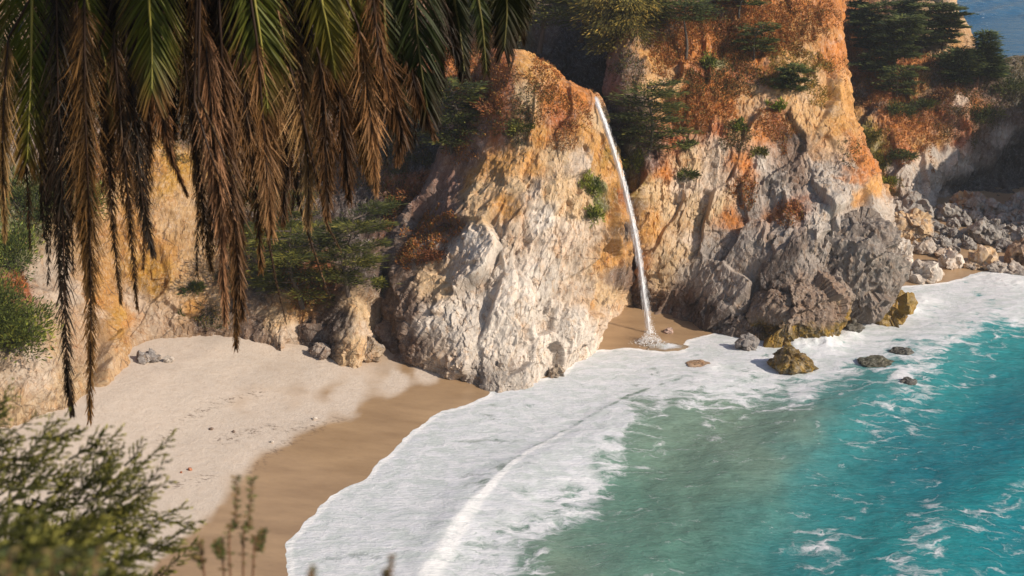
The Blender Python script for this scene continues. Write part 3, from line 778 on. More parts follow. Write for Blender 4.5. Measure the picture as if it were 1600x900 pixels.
left_rows = [
    [(-420, 900, 70), (-200, 780, 77), (-60, 700, 84), (40, 655, 88.5), (120, 625, 92.5), (165, 590, 97), (200, 545, 103), (270, 525, 106), (340, 522, 107), (420, 530, 108)],
    [(-420, 780, 71), (-200, 690, 79), (-60, 630, 86), (40, 600, 90.3), (115, 580, 94.4), (155, 545, 99), (195, 515, 104.5), (270, 495, 107.3), (340, 492, 108.5), (420, 500, 110)],
    [(-420, 650, 74), (-200, 590, 82), (-60, 550, 89), (40, 530, 93), (105, 510, 97), (155, 490, 102), (200, 470, 106.3), (270, 455, 108.5), (340, 450, 110), (420, 450, 112)],
    [(-420, 500, 79), (-200, 480, 87), (-60, 460, 94), (40, 440, 98), (105, 430, 101.5), (155, 420, 105.3), (205, 410, 108), (270, 400, 110), (340, 395, 112), (420, 395, 115)],
    [(-420, 320, 87), (-200, 320, 95), (-60, 320, 101), (40, 325, 105), (105, 325, 108), (155, 320, 110.5), (205, 315, 112), (270, 305, 113.5), (340, 300, 117), (420, 300, 121)],
    [(-420, 120, 96), (-200, 140, 104), (-60, 160, 110), (40, 170, 114), (105, 180, 117), (155, 180, 119), (205, 180, 120.5), (270, 180, 121.5), (340, 180, 125), (420, 180, 129)],
    [(-420, -20, 110), (-200, 0, 116), (-60, 20, 122), (40, 30, 125), (105, 40, 127), (155, 40, 129), (205, 40, 130), (270, 40, 132), (340, 50, 135), (420, 50, 139)],
    [(-420, -60, 140), (-200, -60, 142), (-60, -60, 146), (40, -60, 148), (105, -60, 150), (155, -60, 152), (205, -60, 153), (270, -60, 154), (340, -60, 156), (420, -60, 158)],
]
left_cols = [(20, 620, CR), (40, 590, WP), (60, 560, WP), (100, 600, CR), (80, 540, CR), (120, 540, WP), (60, 440, WP), (90, 420, WP), (30, 450, RU), (20, 400, GN), (20, 500, GN), (50, 330, GN), (110, 460, WP), (130, 490, WP), (150, 470, OC), (170, 500, GO), (180, 470, OC), (160, 440, OC), (190, 500, OC), (210, 510, WP), (215, 470, W_), (240, 420, GO, 2), (250, 440, GO), (260, 400, OC), (250, 500, W_), (270, 480, WP), (290, 450, CR), (280, 400, CR, 2), (300, 420, CR), (270, 350, CR, 2), (280, 320, CR), (260, 280, GO), (240, 260, OC), (270, 260, GO), (300, 480, OC),
             (320, 500, BR), (350, 470, CR), (380, 490, BR), (330, 420, CR), (350, 350, BR), (400, 400, BR), (200, 350, OC), (150, 330, CR), (120, 380, CR), (110, 300, BR), (60, 200, BR), (200, 200, BR), (300, 200, BR)]
left_cols = [(a[0], a[1], tuple(.6 * u + .4 * v for u, v in zip(a[2], OC)) if a[2] in (WP, CR, W_) and a[0] > 110 else a[2]) + tuple(a[3:]) for a in left_cols]
cliff('beach_cliff', 'ochre and white cliff at the back of the sand behind the palm fronds', left_rows, 420, 330, left_cols, .8, 500, (34, 30), tint=.74)

# bluff under the viewpoint, carrying the palm and the bushes
bx = np.linspace(-70, 30, 140)
by = np.linspace(-25, 62, 130)
BX, BY = np.meshgrid(bx, by)
bl = np.where(BY < 1.5, 40.3, 40.3 - 1.0 * (BY - 1.5))
bl = np.where(BX < -6.5, np.minimum(40.3 + .18 * (-6.5 - BX), bl + 1.15 * (-6.5 - BX)), bl)
bl = np.where(BX > 4, bl - .8 * (BX - 4), bl)
bl = np.maximum(bl, -2.5)
BP = np.stack([BX, BY, bl], -1).reshape(-1, 3)
BP[:, 2] += fbm(BP, 5, 4, 601) * .5 - .2
BC = np.where((fbm(BP, 3, 3, 602) > 0)[:, None], np.array([BR]), np.array([GN]))
o = obj('bluff', mesh_data('bluff', BP, grid_faces(130, 140), M_ROCK, BC, smooth=True))
tag(o, 'steep scrubby bluff below the viewpoint', 'bluff', kind='structure')

# unseen rock stack, sized and placed to shade the far cove
def blob_mesh(name, rx, ry, rz, seed, colf, mat, sub=5, rough=1.0, peak=0.):
    bm = bmesh.new()
    bmesh.ops.create_icosphere(bm, subdivisions=sub, radius=1.0)
    V = np.array([v.co[:] for v in bm.verts])
    F = np.array([[v.index for v in f.verts] for f in bm.faces])
    bm.free()
    s = (rx * ry * rz) ** (1 / 3)
    N = V.copy()
    P = V * np.array([rx, ry, rz])
    P[:, :2] *= (1 - peak * np.clip(V[:, 2:3], -.3, 1))
    P[:, 0] -= peak * .35 * rx * np.clip(V[:, 2], 0, 1)
    off = P + seed * 13.7
    wf = np.stack([pn(off, s * .5, seed + 1), pn(off, s * .5, seed + 2), pn(off, s * .5, seed + 3)], -1) * s * .12
    h, c, r = facets((off + wf) @ ROT.T, s * 1.05, seed, 1.5)
    h2, c2, r2 = facets((off + wf) @ ROT.T * np.array([1.1, 1, .6]), s * .36, seed + 3, 1.6)
    P = P + N * s * rough * (h * .34 + h2 * .085 + fbm(off, s * .35, 5, seed + 5, .6, True) * .07 + fbm(off, s * 1.6, 2, seed + 6) * .26)[:, None]
    if sub > 4:
        h3, c3, r3 = facets(off @ ROT.T * np.array([1.1, .9, .5]), .42, seed + 8, 1.7)
        P = P + N * (h3 * .13 + fbm(off @ ROT.T * np.array([1.4, 1, .5]), 1.3, 5, seed + 9, .6, True) * .16)[:, None] * min(1., s / 2.5)
    col = colf(P, N, r, off)
    return mesh_data(name, P, F, mat, np.clip(col, .015, .85), smooth=sub < 3)

def tone(a, b=None, top=None, algae=None):
    def f(P, N, r, off):
        s = fbm(off, .8, 4, 5)
        c = np.asarray(a) * (.82 + .36 * r)[:, None]
        if b is not None:
            k = sstep(-.1, .35, s)[:, None]
            c = c * (1 - k) + np.asarray(b) * k
        if algae is not None:
            k = sstep(algae + .8, algae - .5, P[:, 2] + s * 1.2)[:, None]
            c = c * (1 - k) + np.where((fbm(off, .35, 3, 8) > .05)[:, None], np.array([MO2]), np.array([(.13, .09, .025)])) * k
        return c
    return f

st = obj('unseen_stack', blob_mesh('unseen_stack', 16, 19, 33, 77, tone(BR, GR), M_ROCK, 5, .45), None, (93.5, 148.5, 0))
tag(st, 'massive brown rock stack out of view, placed to shade the far cove', 'rock stack')

# ------------------------------------------------------------------ waterfall
wp = np.array([U(*p) for p in ((924, 149, 120.5), (930, 153, 118.6), (937, 172, 117.3), (949, 206, 116.8), (962, 247, 116.5), (975, 292, 116.2), (986, 340, 115.9), (995, 386, 115.4), (1003, 440, 115.2), (1010, 490, 114.9), (1016, 535, 114.4))])
path = catmull(wp, 120)
tt = np.linspace(0, 1, 120)
mb_v, mb_f, mb_a, nn_ = [], [], [], 0
def fall_sheet(off, wd, a0, seed, depth):
    global nn_
    k = 9
    u = np.linspace(-1, 1, k)
    c = path.copy()
    c[:, 0] += off * (.25 + tt) + .10 * pn(np.stack([tt * 9, tt * 0 + seed, tt * 0], -1), 1, seed) * tt
    wv = wd * (.62 + .55 * tt) * (1 + .25 * pn(np.stack([tt * 14, tt * 0 + seed, tt * 0 + 3.3], -1), 1, seed + 2))
    V = c[:, None, :] + np.stack([u[None] * wv[:, None], -(1 - u[None] ** 2) * wv[:, None] * .6 - depth + 0 * wv[:, None], 0 * u[None] * wv[:, None]], -1)
    a = (a0 - .55 * np.abs(u[None]) ** 2.0) * np.ones((120, 1)) - .30 * tt[:, None] ** 2
    mb_v.append(V.reshape(-1, 3)); mb_a.append(a.ravel()); mb_f.append(grid_faces(120, k) + nn_); nn_ += 120 * k
fall_sheet(0, .37, 1.02, 3, 0)
fall_sheet(.02, .17, 1.1, 11, .2)
fall_sheet(-.22, .2, .62, 19, .1)
fall_sheet(.28, .24, .60, 23, .12)
fall_sheet(.05, .70, .55, 29, .05)
me = mesh_data('waterfall', np.concatenate(mb_v), np.concatenate(mb_f), M_FALL, None, {'alpha': np.concatenate(mb_a)}, smooth=True)
tag(obj('waterfall', me), 'slim white waterfall dropping from the cliff notch onto the sand', 'waterfall', kind='structure')
# splash where it lands, and the pool it feeds
lp = S(1016, 535)
V, F, n = [], [], 0
dr = rng.normal(size=(1600, 3)) * np.array([.65, .5, .0]) + np.array([0, 0, 0])
hz = np.abs(rng.normal(size=1600)) * 1.0
bm = bmesh.new(); bmesh.ops.create_icosphere(bm, subdivisions=1, radius=1.0)
iv = np.array([v.co[:] for v in bm.verts]); ifc = np.array([[v.index for v in f.verts] for f in bm.faces]); bm.free()
for i in range(1600):
    r = .012 + .026 * random.random() ** 2
    V.append(iv * r + lp + np.array([dr[i, 0], dr[i, 1], hz[i] * math.exp(-(dr[i, 0] ** 2 + dr[i, 1] ** 2) * 2)])); F.append(ifc + n); n += len(iv)
me = mesh_data('spray', np.concatenate(V), np.concatenate(F), M_FALL, None, {'alpha': np.full(n, 1.5)}, smooth=True)
me.materials.clear(); me.materials.append(M_SPRAY)
tag(obj('spray', me), 'white spray of droplets where the waterfall hits the sand', 'spray', kind='stuff')
th = np.linspace(0, 2 * math.pi, 72, endpoint=False)
ring = []
pc = S(1040, 541)
for k, s in enumerate((0., .4, .75, .92, 1.0)):
    rr = s * (1 + .16 * np.sin(th * 3 + 1) + .1 * np.sin(th * 7))
    x, y = pc[0] + rr * 2.3 * np.cos(th), pc[1] + rr * 1.0 * np.sin(th)
    z = np.array([sand_z(a, b) for a, b in zip(x, y)]) + .05 * (1 - s ** 4) + (.03 if s < 1 else -.02)
    ring.append(np.stack([x, y, z], -1))
PV = np.concatenate(ring)
i = np.arange(4)[:, None] * 72; j = np.arange(72)[None]; k = (j + 1) % 72
PF = np.stack([i + j, i + k, i + 72 + k, i + 72 + j], -1).reshape(-1, 4)
me = mesh_data('pool', PV, PF, M_SEA, np.broadcast_to((.31, .22, .14), (len(PV), 3)), {'foam': np.concatenate([np.full(72, f) for f in (.75, .62, .42, .22, .1)]), 'far': np.zeros(len(PV))}, smooth=True)
tag(obj('pool', me), 'shallow runoff water on the sand under the waterfall', 'water', kind='structure')

# ------------------------------------------------------------------ boulders
def boulder(px, py, wpx, hpx, label, colf, seed, z=None, mat=None, name='boulder', group=None, dr=.8, sub=4, rough=1.0, rot=0., cat=None, Y=None, peak=0.):
    """px, py: the middle of its foot"""
    base = U(px, py, Y) if Y else (S(px, py) if z is None else G(px, py, z))
    m = np.linalg.norm(base - np.array([0, 0, CAMZ])) / FPX
    rx, rz = wpx * m / 2 * .92, hpx * m * .56
    ry = rx * dr
    o = obj(name, blob_mesh(name, rx, ry, rz, seed, colf, mat or M_BOULDER, sub, rough, peak), None, base + np.array([0, ry * .55, rz * .62]))
    o.rotation_euler = (0, 0, rot)
    tag(o, label, cat or name, group)
    return o

boulder(1241, 579, 64, 32, 'brown mossy boulder alone in the foam below the grey cliff foot', tone((.13, .085, .035), (.2, .13, .03), algae=.2), 11, 0, M_WETROCK, sub=5, peak=.5, rough=.8)
boulder(1250, 524, 150, 94, 'huge brown boulder with a mossy skirt at the foot of the grey cliff', tone((.22, .155, .115), (.27, .20, .15), algae=-.9), 12, 0, M_BOULDER, sub=6, rough=.7, Y=113.2)
boulder(1338, 478, 128, 150, 'large grey rounded boulder with a pale sunlit flank above the little sea cave', tone((.20, .165, .14), (.30, .255, .22)), 13, 0, M_BOULDER, sub=6, rough=.6, Y=117.8)
boulder(1385, 505, 66, 56, 'yellow brown algae covered block leaning beside the little sea cave', tone((.28, .18, .04), (.2, .13, .03)), 14, 0, M_WETROCK, sub=5)
boulder(1333, 522, 34, 18, 'small dark wet rock in the surf below the sea cave', tone((.08, .075, .06), (.14, .12, .09)), 15, 0, M_WETROCK)
boulder(1168, 548, 34, 24, 'small grey rock at the edge of the swash by the cliff', tone((.2, .18, .17), (.28, .25, .23)), 16, 0, M_WETROCK)
boulder(1372, 573, 58, 8, 'low dark reef rock awash in the green water', tone((.10, .095, .06), (.07, .07, .05)), 17, 0, M_WETROCK, rough=.7)
boulder(1412, 555, 36, 7, 'flat dark rock awash just beyond the green reef rock', tone((.09, .085, .07)), 18, 0, M_WETROCK, rough=.7)
boulder(1420, 603, 28, 11, 'dark rock with water pouring off it near the turquoise water', tone((.1, .1, .09)), 19, 0, M_WETROCK, rough=.7)
boulder(1092, 573, 42, 4, 'flat sandy brown rock showing through the swash', tone((.4, .27, .17)), 20, 0, M_WETROCK, rough=.5)
boulder(868, 590, 26, 20, 'small brown rock against the tip of the white headland', tone((.3, .24, .18), GR), 21, 0)
boulder(786, 598, 40, 52, 'grey slab leaning on the seaward tip of the white headland', tone(GR, GL), 22, None, rough=.8)
boulder(230, 566, 36, 14, 'grey driftwood coloured rock half buried in the dry sand', tone((.25, .23, .22), GL), 23, None)
boulder(262, 566, 18, 8, 'small pale stone beside the half buried rock on dry sand', tone(GL), 24, None)
boulder(1045, 521, 14, 8, 'small pinkish stone on the sand beside the waterfall', tone((.5, .36, .3)), 25, None)
boulder(576, 562, 44, 30, 'pale fractured boulder standing where the ravine meets the sand', tone((.36, .27, .18), GR), 26, None, sub=5, rough=1.0, peak=.3)
boulder(438, 528, 46, 44, 'white and grey boulder at the foot of the dark ravine slope', tone(WP, GR), 27, None, sub=5)
boulder(500, 558, 36, 20, 'shaded grey rock between the two pale rocks by the ravine', tone(GR, BR), 28, None, sub=5)
# the lit rocks round the small far beach
boulder(1404, 418, 48, 40, 'big white boulder at the edge of the small far beach', tone(W_, GL), 31, None, sub=5)
boulder(1488, 420, 34, 26, 'white cracked rock in the middle of the small far beach', tone(W_, WP), 32, None)
boulder(1478, 405, 26, 16, 'pinkish white rock behind the cracked rock on the far beach', tone(WP), 33, None)
boulder(1540, 418, 44, 26, 'tan rounded boulder at the end of the small far beach', tone(CR, WP), 34, None)
boulder(1522, 420, 30, 8, 'low tan ledge rock touching the tan rounded boulder', tone(CR, GR), 35, None)
boulder(1448, 440, 52, 28, 'pale grey wave washed rock at the water line of the far beach', tone(GL, W_), 36, None)
boulder(1430, 424, 30, 10, 'low white rock at the lower end of the big white boulder', tone(W_), 37, None)
boulder(1446, 398, 36, 22, 'pale rock behind the small far beach beside the grey heap', tone(GL, WP), 38, None)
boulder(1425, 375, 60, 42, 'tan topped rock heap beneath the far cliff', tone(CR, GR), 39, None, sub=5)
boulder(1404, 360, 44, 40, 'grey broken rock between the cliff spur and the tan topped heap', tone(GR, GL), 40, None, sub=5)
boulder(1598, 416, 40, 44, 'rusty brown boulder cut by the edge of the picture above the surf', tone((.4, .27, .17), BR), 41, None, sub=5)
boulder(1556, 425, 40, 16, 'grey striped rock with foam around it past the tan boulder', tone(GL, GR), 42, None)
boulder(1590, 430, 48, 12, 'low grey rock washed by foam below the rusty boulder', tone(GL, GR), 43, None)
boulder(1516, 330, 48, 26, 'orange topped rock at the mouth of the dark cove', tone((.5, .3, .14), GR), 44, None, sub=5)
boulder(1400, 428, 24, 16, 'small pink grey rock between the cliff foot and the white boulder', tone(WP, GR), 45, None)
boulder(1356, 312, 12, 44, 'pale upright rock slab on the spur above the far beach', tone(GL), 46, Y=128, rough=.4)
rs = random.Random(5)
spots = []
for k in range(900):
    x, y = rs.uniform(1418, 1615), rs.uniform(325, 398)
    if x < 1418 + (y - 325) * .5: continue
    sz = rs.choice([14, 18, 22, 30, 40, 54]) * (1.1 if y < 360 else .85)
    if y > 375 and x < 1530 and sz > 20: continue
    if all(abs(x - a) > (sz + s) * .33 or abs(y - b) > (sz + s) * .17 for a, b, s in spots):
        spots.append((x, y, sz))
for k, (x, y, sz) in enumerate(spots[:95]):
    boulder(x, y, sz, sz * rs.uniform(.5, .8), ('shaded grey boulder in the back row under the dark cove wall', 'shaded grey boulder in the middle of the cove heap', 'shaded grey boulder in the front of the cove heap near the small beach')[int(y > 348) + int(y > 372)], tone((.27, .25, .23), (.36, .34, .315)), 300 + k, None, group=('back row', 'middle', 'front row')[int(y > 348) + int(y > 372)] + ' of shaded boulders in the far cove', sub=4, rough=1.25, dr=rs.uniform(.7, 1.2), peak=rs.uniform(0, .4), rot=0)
# small rubble on the near sand
for k, (x, y, sz, lab) in enumerate([(297, 735, 7, 'small orange stone on the pale sand above the bush'), (283, 739, 4, 'tiny orange stone beside the larger orange stone on the sand'),
                                     (330, 672, 7, 'small dark stone in the drift line across the beach'), (425, 692, 6, 'tiny white stone at the edge of the wet sand'), (492, 656, 8, 'pale pebble on the tide line near the middle of the beach'), (365, 676, 6, 'small brown stick end in the tide line of the beach')]):
    boulder(x, y, sz, sz * .6, lab, tone([(.42, .16, .08), (.42, .16, .08), BR, W_, W_, BR][k]), 500 + k, None, name='stone', sub=2)

# ------------------------------------------------------------------ trees and shrubs
def blades(P, D, Nrm, L, Wd, col):
    """many pointed leaf faces: a quad each; P base, D direction, Nrm face normal"""
    D = D / (np.linalg.norm(D, axis=1, keepdims=True) + 1e-9)
    Sd = np.cross(D, Nrm)
    Sd /= np.linalg.norm(Sd, axis=1, keepdims=True) + 1e-9
    L = np.asarray(L)[:, None]; Wd = np.asarray(Wd)[:, None]
    V = np.stack([P - Sd * Wd * .25, P + D * L * .45 - Sd * Wd * .5, P + D * L, P + D * L * .45 + Sd * Wd * .5], 1)
    n = len(P)
    F = np.arange(n * 4).reshape(n, 4)
    return V.reshape(-1, 3), F, np.repeat(col, 4, 0)

GREENS = np.array([(.034, .044, .016), (.055, .066, .020), (.085, .095, .028), (.13, .135, .042), (.18, .17, .055)])
def conifer(base, height, spread, label, seed, lean=(0, 0), limbs=18, dens=1.0, tint=(1, 1, 1), group=None, flat=.22, start=.25, shape='flat', name='cypress_tree', droop=0., elem=(.5, .12), trunk_r=None, pad=1.0):
    r = np.random.default_rng(seed)
    base = np.asarray(base, float)
    t = empty(name, base)
    tag(t, label, 'tree', group)
    k = np.linspace(0, 1, 9)
    tr = trunk_r or height * .028
    tp = np.stack([lean[0] * height * k ** 1.4 + .05 * height * np.sin(k * 5 + seed), lean[1] * height * k ** 1.4 + .04 * height * np.cos(k * 4 + seed) - .04 * height, height * k - .4 * (k == 0)], -1)
    b = MB()
    V, F = tube(tp, tr * (1.05 - .9 * k) + .02, 7)
    b.add(V, F)
    obj('trunk', b.mesh('trunk', M_BARK, True), t)
    lb, cb = MB(), MB()
    for i in range(limbs):
        f = start + (1 - start) * (i + r.uniform(0, .9)) / limbs
        p0 = np.array([np.interp(f, k, tp[:, c]) for c in range(3)])
        if shape == 'flat':
            reach = spread * r.uniform(.55, 1.05) * (1 - .35 * abs(f - .6))
        elif shape == 'cone':
            reach = spread * (1.08 - f) * r.uniform(.75, 1.1)
        else:
            reach = spread * math.sqrt(max(.05, 1 - (2 * (f - start) / (1 - start) - 1) ** 2)) * r.uniform(.6, 1.1)
        a = i * 2.4 + r.uniform(-.5, .5)
        up = r.uniform(-.05, .22) - droop
        kk = np.linspace(0, 1, 6)
        lp_ = p0 + np.stack([math.cos(a) * reach * kk, math.sin(a) * reach * kk * .9, reach * (up * kk + .10 * kk ** 2)], -1)
        V, F = tube(lp_, tr * .38 * (1 - .8 * kk) + .012, 5)
        lb.add(V, F)
        pads = max(2, int(reach / (spread * .18) + 1))
        for j in range(pads):
            s = .35 + .65 * (j + r.uniform(0, 1)) / pads
            pc = np.array([np.interp(s, kk, lp_[:, c]) for c in range(3)]) + r.normal(size=3) * spread * np.array([.07, .07, .02])
            pr_ = spread * r.uniform(.14, .27) * pad
            n = int(70 * dens)
            off = r.normal(size=(n, 3)) * np.array([pr_, pr_, pr_ * flat])
            P = pc + off
            D = np.stack([off[:, 0] + math.cos(a) * pr_, off[:, 1] + math.sin(a) * pr_, .25 * np.abs(r.normal(size=n)) * pr_ - droop * pr_ * 2.2], -1)
            ci = np.clip((r.normal(size=n) * .8 + r.integers(0, 4)), 0, 4).astype(int)
            col = GREENS[ci] * np.array(tint) * r.uniform(.75, 1.3, (n, 1))
            Nn = np.stack([r.normal(size=n) * .5, r.normal(size=n) * .5 - .3, np.ones(n)], -1)
            cb.add(*blades(P, D, Nn, r.uniform(.6, 1.4, n) * elem[0], r.uniform(.7, 1.3, n) * elem[1], col))
    obj('limb', lb.mesh('limb', M_BARK, True), t)
    obj('crown', cb.mesh('crown', M_NEEDLE), t)
    return t

def on(px, py, names, sink=.0):
    """the point of a cliff surface seen along a direction"""
    best, bd = None, 1e9
    for nm, P, N, q in SURF:
        if nm in names:
            qq = proj(P)
            dd = np.hypot(qq[:, 0] - px, qq[:, 1] - py)
            cand = np.nonzero(dd < 6)[0]
            if len(cand):
                i = cand[np.argmin(P[cand, 1])]
                return P[i] + np.array([0, .3, -sink])
            i = int(np.argmin(dd))
            if dd[i] < bd: best, bd = P[i] + np.array([0, .3, -sink]), dd[i]
    return best

HD, FL, FR, RV, LF = 'headland_cliff', 'waterfall_cliff', 'point_cliff', 'ravine_slope', 'beach_cliff'
conifer(on(470, 470, (RV,)), 7.5, 5.2, 'wide layered cypress with its pale green tiers over the beach rocks', 21, (-.06, -.22), 18, 1.35, (1.25, 1.15, .7), flat=.035, start=.05, elem=(.6, .08), pad=.72)  # bright yellowish tint imitates sun on the tiers
conifer(on(545, 450, (RV,)), 7.0, 4.0, 'darker tiered cypress between the layered cypress and the headland', 22, (.05, -.15), 17, 1.2, (.9, .85, .6), flat=.035, start=.1, elem=(.6, .08), pad=.75)
conifer(on(430, 400, (RV,)), 7.0, 4.0, 'cypress half hidden behind the dead palm fronds above the beach rocks', 23, (0, -.2), 15, 1.1, (.85, .82, .55), flat=.035, start=.1, elem=(.6, .08), pad=.75)
conifer(on(706, 236, (RV, HD)), 7.0, 3.2, 'green cypress in the notch left of the white headland crest'.replace('left of', 'beside'), 24, (.0, -.15), 20, 1.0, (1.0, 1.0, .8), flat=.09, start=.08)
conifer(on(1010, 236, (FL,)), 6.8, 3.6, 'feathery cypress clinging to the cliff right beside the falling water'.replace('right ', ''), 25, (-.02, -.2), 22, 1.0, (.95, .95, .8), flat=.07, start=.08, elem=(.55, .10))
conifer(on(1073, 86, (FL,)), 5.6, 3.6, 'thin flat topped pine with a bare dark trunk on the orange slope', 26, (.02, -.05), 12, .9, (.9, 1.0, .9), flat=.12, start=.66, elem=(.42, .1))
conifer(on(1178, 88, (FL,)), 3.6, 2.2, 'gnarled half bare pine on the orange slope past the flat topped pine', 27, (.15, -.1), 12, .45, (.9, .95, .85), flat=.12, start=.2)
conifer(on(1240, 140, (FL,)), 2.6, 1.4, 'small dark bushy pine on the cream rock near the spur edge', 28, (0, -.2), 12, .7, (.9, 1, .9), flat=.3, start=.05)
conifer(on(1160, 28, (FL,)), 4.2, 2.6, 'dark spreading pine at the very top of the orange slope', 29, (0, -.1), 12, .7, (.85, .95, .85), flat=.15, start=.4)
# canopy round the dark notch
conifer(U(845, 78, 137), 9.5, 5.2, 'green cypress leaning over the dark notch above the falls', 31, (-.05, -.12), 26, 1.1, (1.5, 1.45, 1.1), flat=.2, start=.25)
conifer(U(905, 60, 139), 9.0, 4.2, 'olive green tree shading the stream above the falls', 32, (.06, -.1), 22, 1.0, (1.35, 1.2, .95), flat=.25, start=.25, shape='round')
conifer(U(968, 95, 133), 8.5, 4.4, 'drooping grey brown tree hanging over the edge of the dark notch', 33, (.03, -.1), 28, 1.3, (1.9, 1.35, 1.0), flat=.5, start=.2, shape='round', droop=.45)
conifer(U(1010, 50, 134), 7.5, 3.0, 'olive scrub tree between the drooping tree and the flat topped pine', 34, (.03, -.1), 20, 1.1, (1.5, 1.25, .9), flat=.45, start=.1, shape='round', droop=.3)
conifer(on(770, 60, (RV,)), 7.0, 3.8, 'cypress behind the drooping palm fronds above the headland crest', 35, (.0, -.1), 20, .9, (1.3, 1.3, 1.0), flat=.2, start=.15)
# the point
pt = [(1352, 84, 7.0, 2.4, 'tall dark conifer at the inland end of the row on the far point', .0), (1398, 96, 6.5, 2.9, 'broad dark conifer second along the row on the far point', .05), (1440, 78, 6.8, 2.7, 'dense dark conifer in the middle of the row on the far point', .0),
      (1472, 72, 5.6, 2.3, 'wind bent conifer beside the ocean gap on the far point', .08), (1412, 56, 5.5, 2.3, 'conifer standing behind the broad one on the far point', .0), (1340, 44, 5.5, 1.8, 'slender conifer highest up the rust slope of the far point', .0)]
for k, (x, y, h, s, lab, ln) in enumerate(pt):
    conifer(on(x, y, (FR,)), h, s, lab, 40 + k, (ln, -.1), 22, 1.0, (.85, .95, .9), 'conifers along the far point', flat=.10, start=.12, elem=(.6, .15))
conifer(on(1534, 124, (FR,)), 6.6, 2.5, 'pointed conifer standing against the open ocean on the far point', 50, (0, 0), 30, 1.1, (.75, .95, .95), shape='cone', flat=.25, start=.06, elem=(.6, .15))
conifer(on(1499, 126, (FR,)), 4.6, 2.4, 'round dark conifer next to the pointed conifer on the far point', 51, (0, -.1), 24, 1.0, (.75, .9, .9), shape='round', flat=.3, start=.05, elem=(.6, .15))
conifer(on(1400, 148, (FR,)), 4.0, 2.8, 'sprawling conifer with bare lower limbs below the row on the far point', 52, (.1, -.2), 14, .7, (.9, 1, .9), flat=.14, start=.1, elem=(.5, .13))
conifer(on(1365, 118, (FR,)), 3.4, 2.6, 'low spreading conifer under the row against the spur edge', 53, (0, -.2), 14, .8, (.9, .95, .85), flat=.15, start=.2, elem=(.5, .13))

def bush(base, rx, rz, label, seed, tint=(1, 1, 1), n=1500, elem=(.35, .12), name='shrub', group=None, pal=GREENS, ry=None):
    r = np.random.default_rng(seed)
    base = np.asarray(base, float)
    t = empty(name, base)
    tag(t, label, 'shrub', group)
    ry = ry or rx * .8
    b = MB()
    for i in range(7):
        a = r.uniform(0, 6.28)
        e = np.array([math.cos(a) * rx * .6, math.sin(a) * ry * .6, rz * r.uniform(.5, .9)])
        V, F = tube(np.stack([[0, 0, -.3], e * .4 + [0, 0, .1], e]), [.05, .035, .015], 5)
        b.add(V, F)
    obj('stem', b.mesh('stem', M_BARK, True), t)
    cl = r.normal(size=(14, 3)) * np.array([rx * .5, ry * .5, rz * .22]) + np.array([0, 0, rz * .5])
    ci = r.integers(0, 14, n)
    P = cl[ci] + r.normal(size=(n, 3)) * np.array([rx * .22, ry * .22, rz * .17])
    P[:, 2] = np.maximum(P[:, 2], -.4)
    D = (P - np.array([0, 0, rz * .1])) + r.normal(size=(n, 3)) * rx * .35
    shade = r.integers(0, 4, 14)[ci]
    col = np.asarray(pal)[np.clip(shade + r.normal(size=n) * .7, 0, len(pal) - 1).astype(int)] * np.array(tint) * r.uniform(.7, 1.35, (n, 1))
    c = MB()
    c.add(*blades(P, D, r.normal(size=(n, 3)) + np.array([0, -.3, .8]), r.uniform(.6, 1.4, n) * elem[0], r.uniform(.7, 1.3, n) * elem[1], col))
    obj('foliage', c.mesh('foliage', M_NEEDLE), t)
    return t

bush(on(30, 555, (LF,)), 2.9, 3.4, 'large bright green bush spilling down the cliff at the edge of the beach', 61, (1.5, 1.6, .9), 3600)
bush(on(-10, 520, (LF,)), 3.0, 4.0, 'dense green bush beyond the frond tips at the cliff edge', 62, (1.3, 1.4, .9), 3000)
bush(on(20, 425, (LF,)), 2.2, 3.6, 'dark green bush high on the cliff behind the palm fronds', 63, (1.2, 1.35, 1.0), 2600)
bush(on(45, 345, (LF,)), 2.4, 4.0, 'grey green bush above the dark bush behind the palm fronds', 64, (1.1, 1.2, 1.0), 2600)
bush(on(120, 330, (LF,)), 2.2, 3.0, 'olive bush on the ochre cliff behind the longest hanging fronds', 65, (1.0, 1.1, .8), 1800)
bush(S(290, 512), 1.1, 1.5, 'spiky green plant at the back of the dry sand', 66, (1.2, 1.4, 1.0), 420, (.9, .12), 'yucca_plant')
bush(S(312, 514), .8, 1.8, 'taller spiky green plant against the ochre cliff foot', 67, (1.1, 1.4, 1.1), 300, (.9, .12), 'yucca_plant')
bush(on(306, 455, (LF,)), .8, .9, 'little green shrub on the cream cliff above the spiky plants', 68, (1.2, 1.3, 1.0), 500)
RUSTS = np.array([(.10, .05, .03), (.17, .075, .035), (.24, .10, .04), (.20, .14, .06), (.30, .16, .06)])
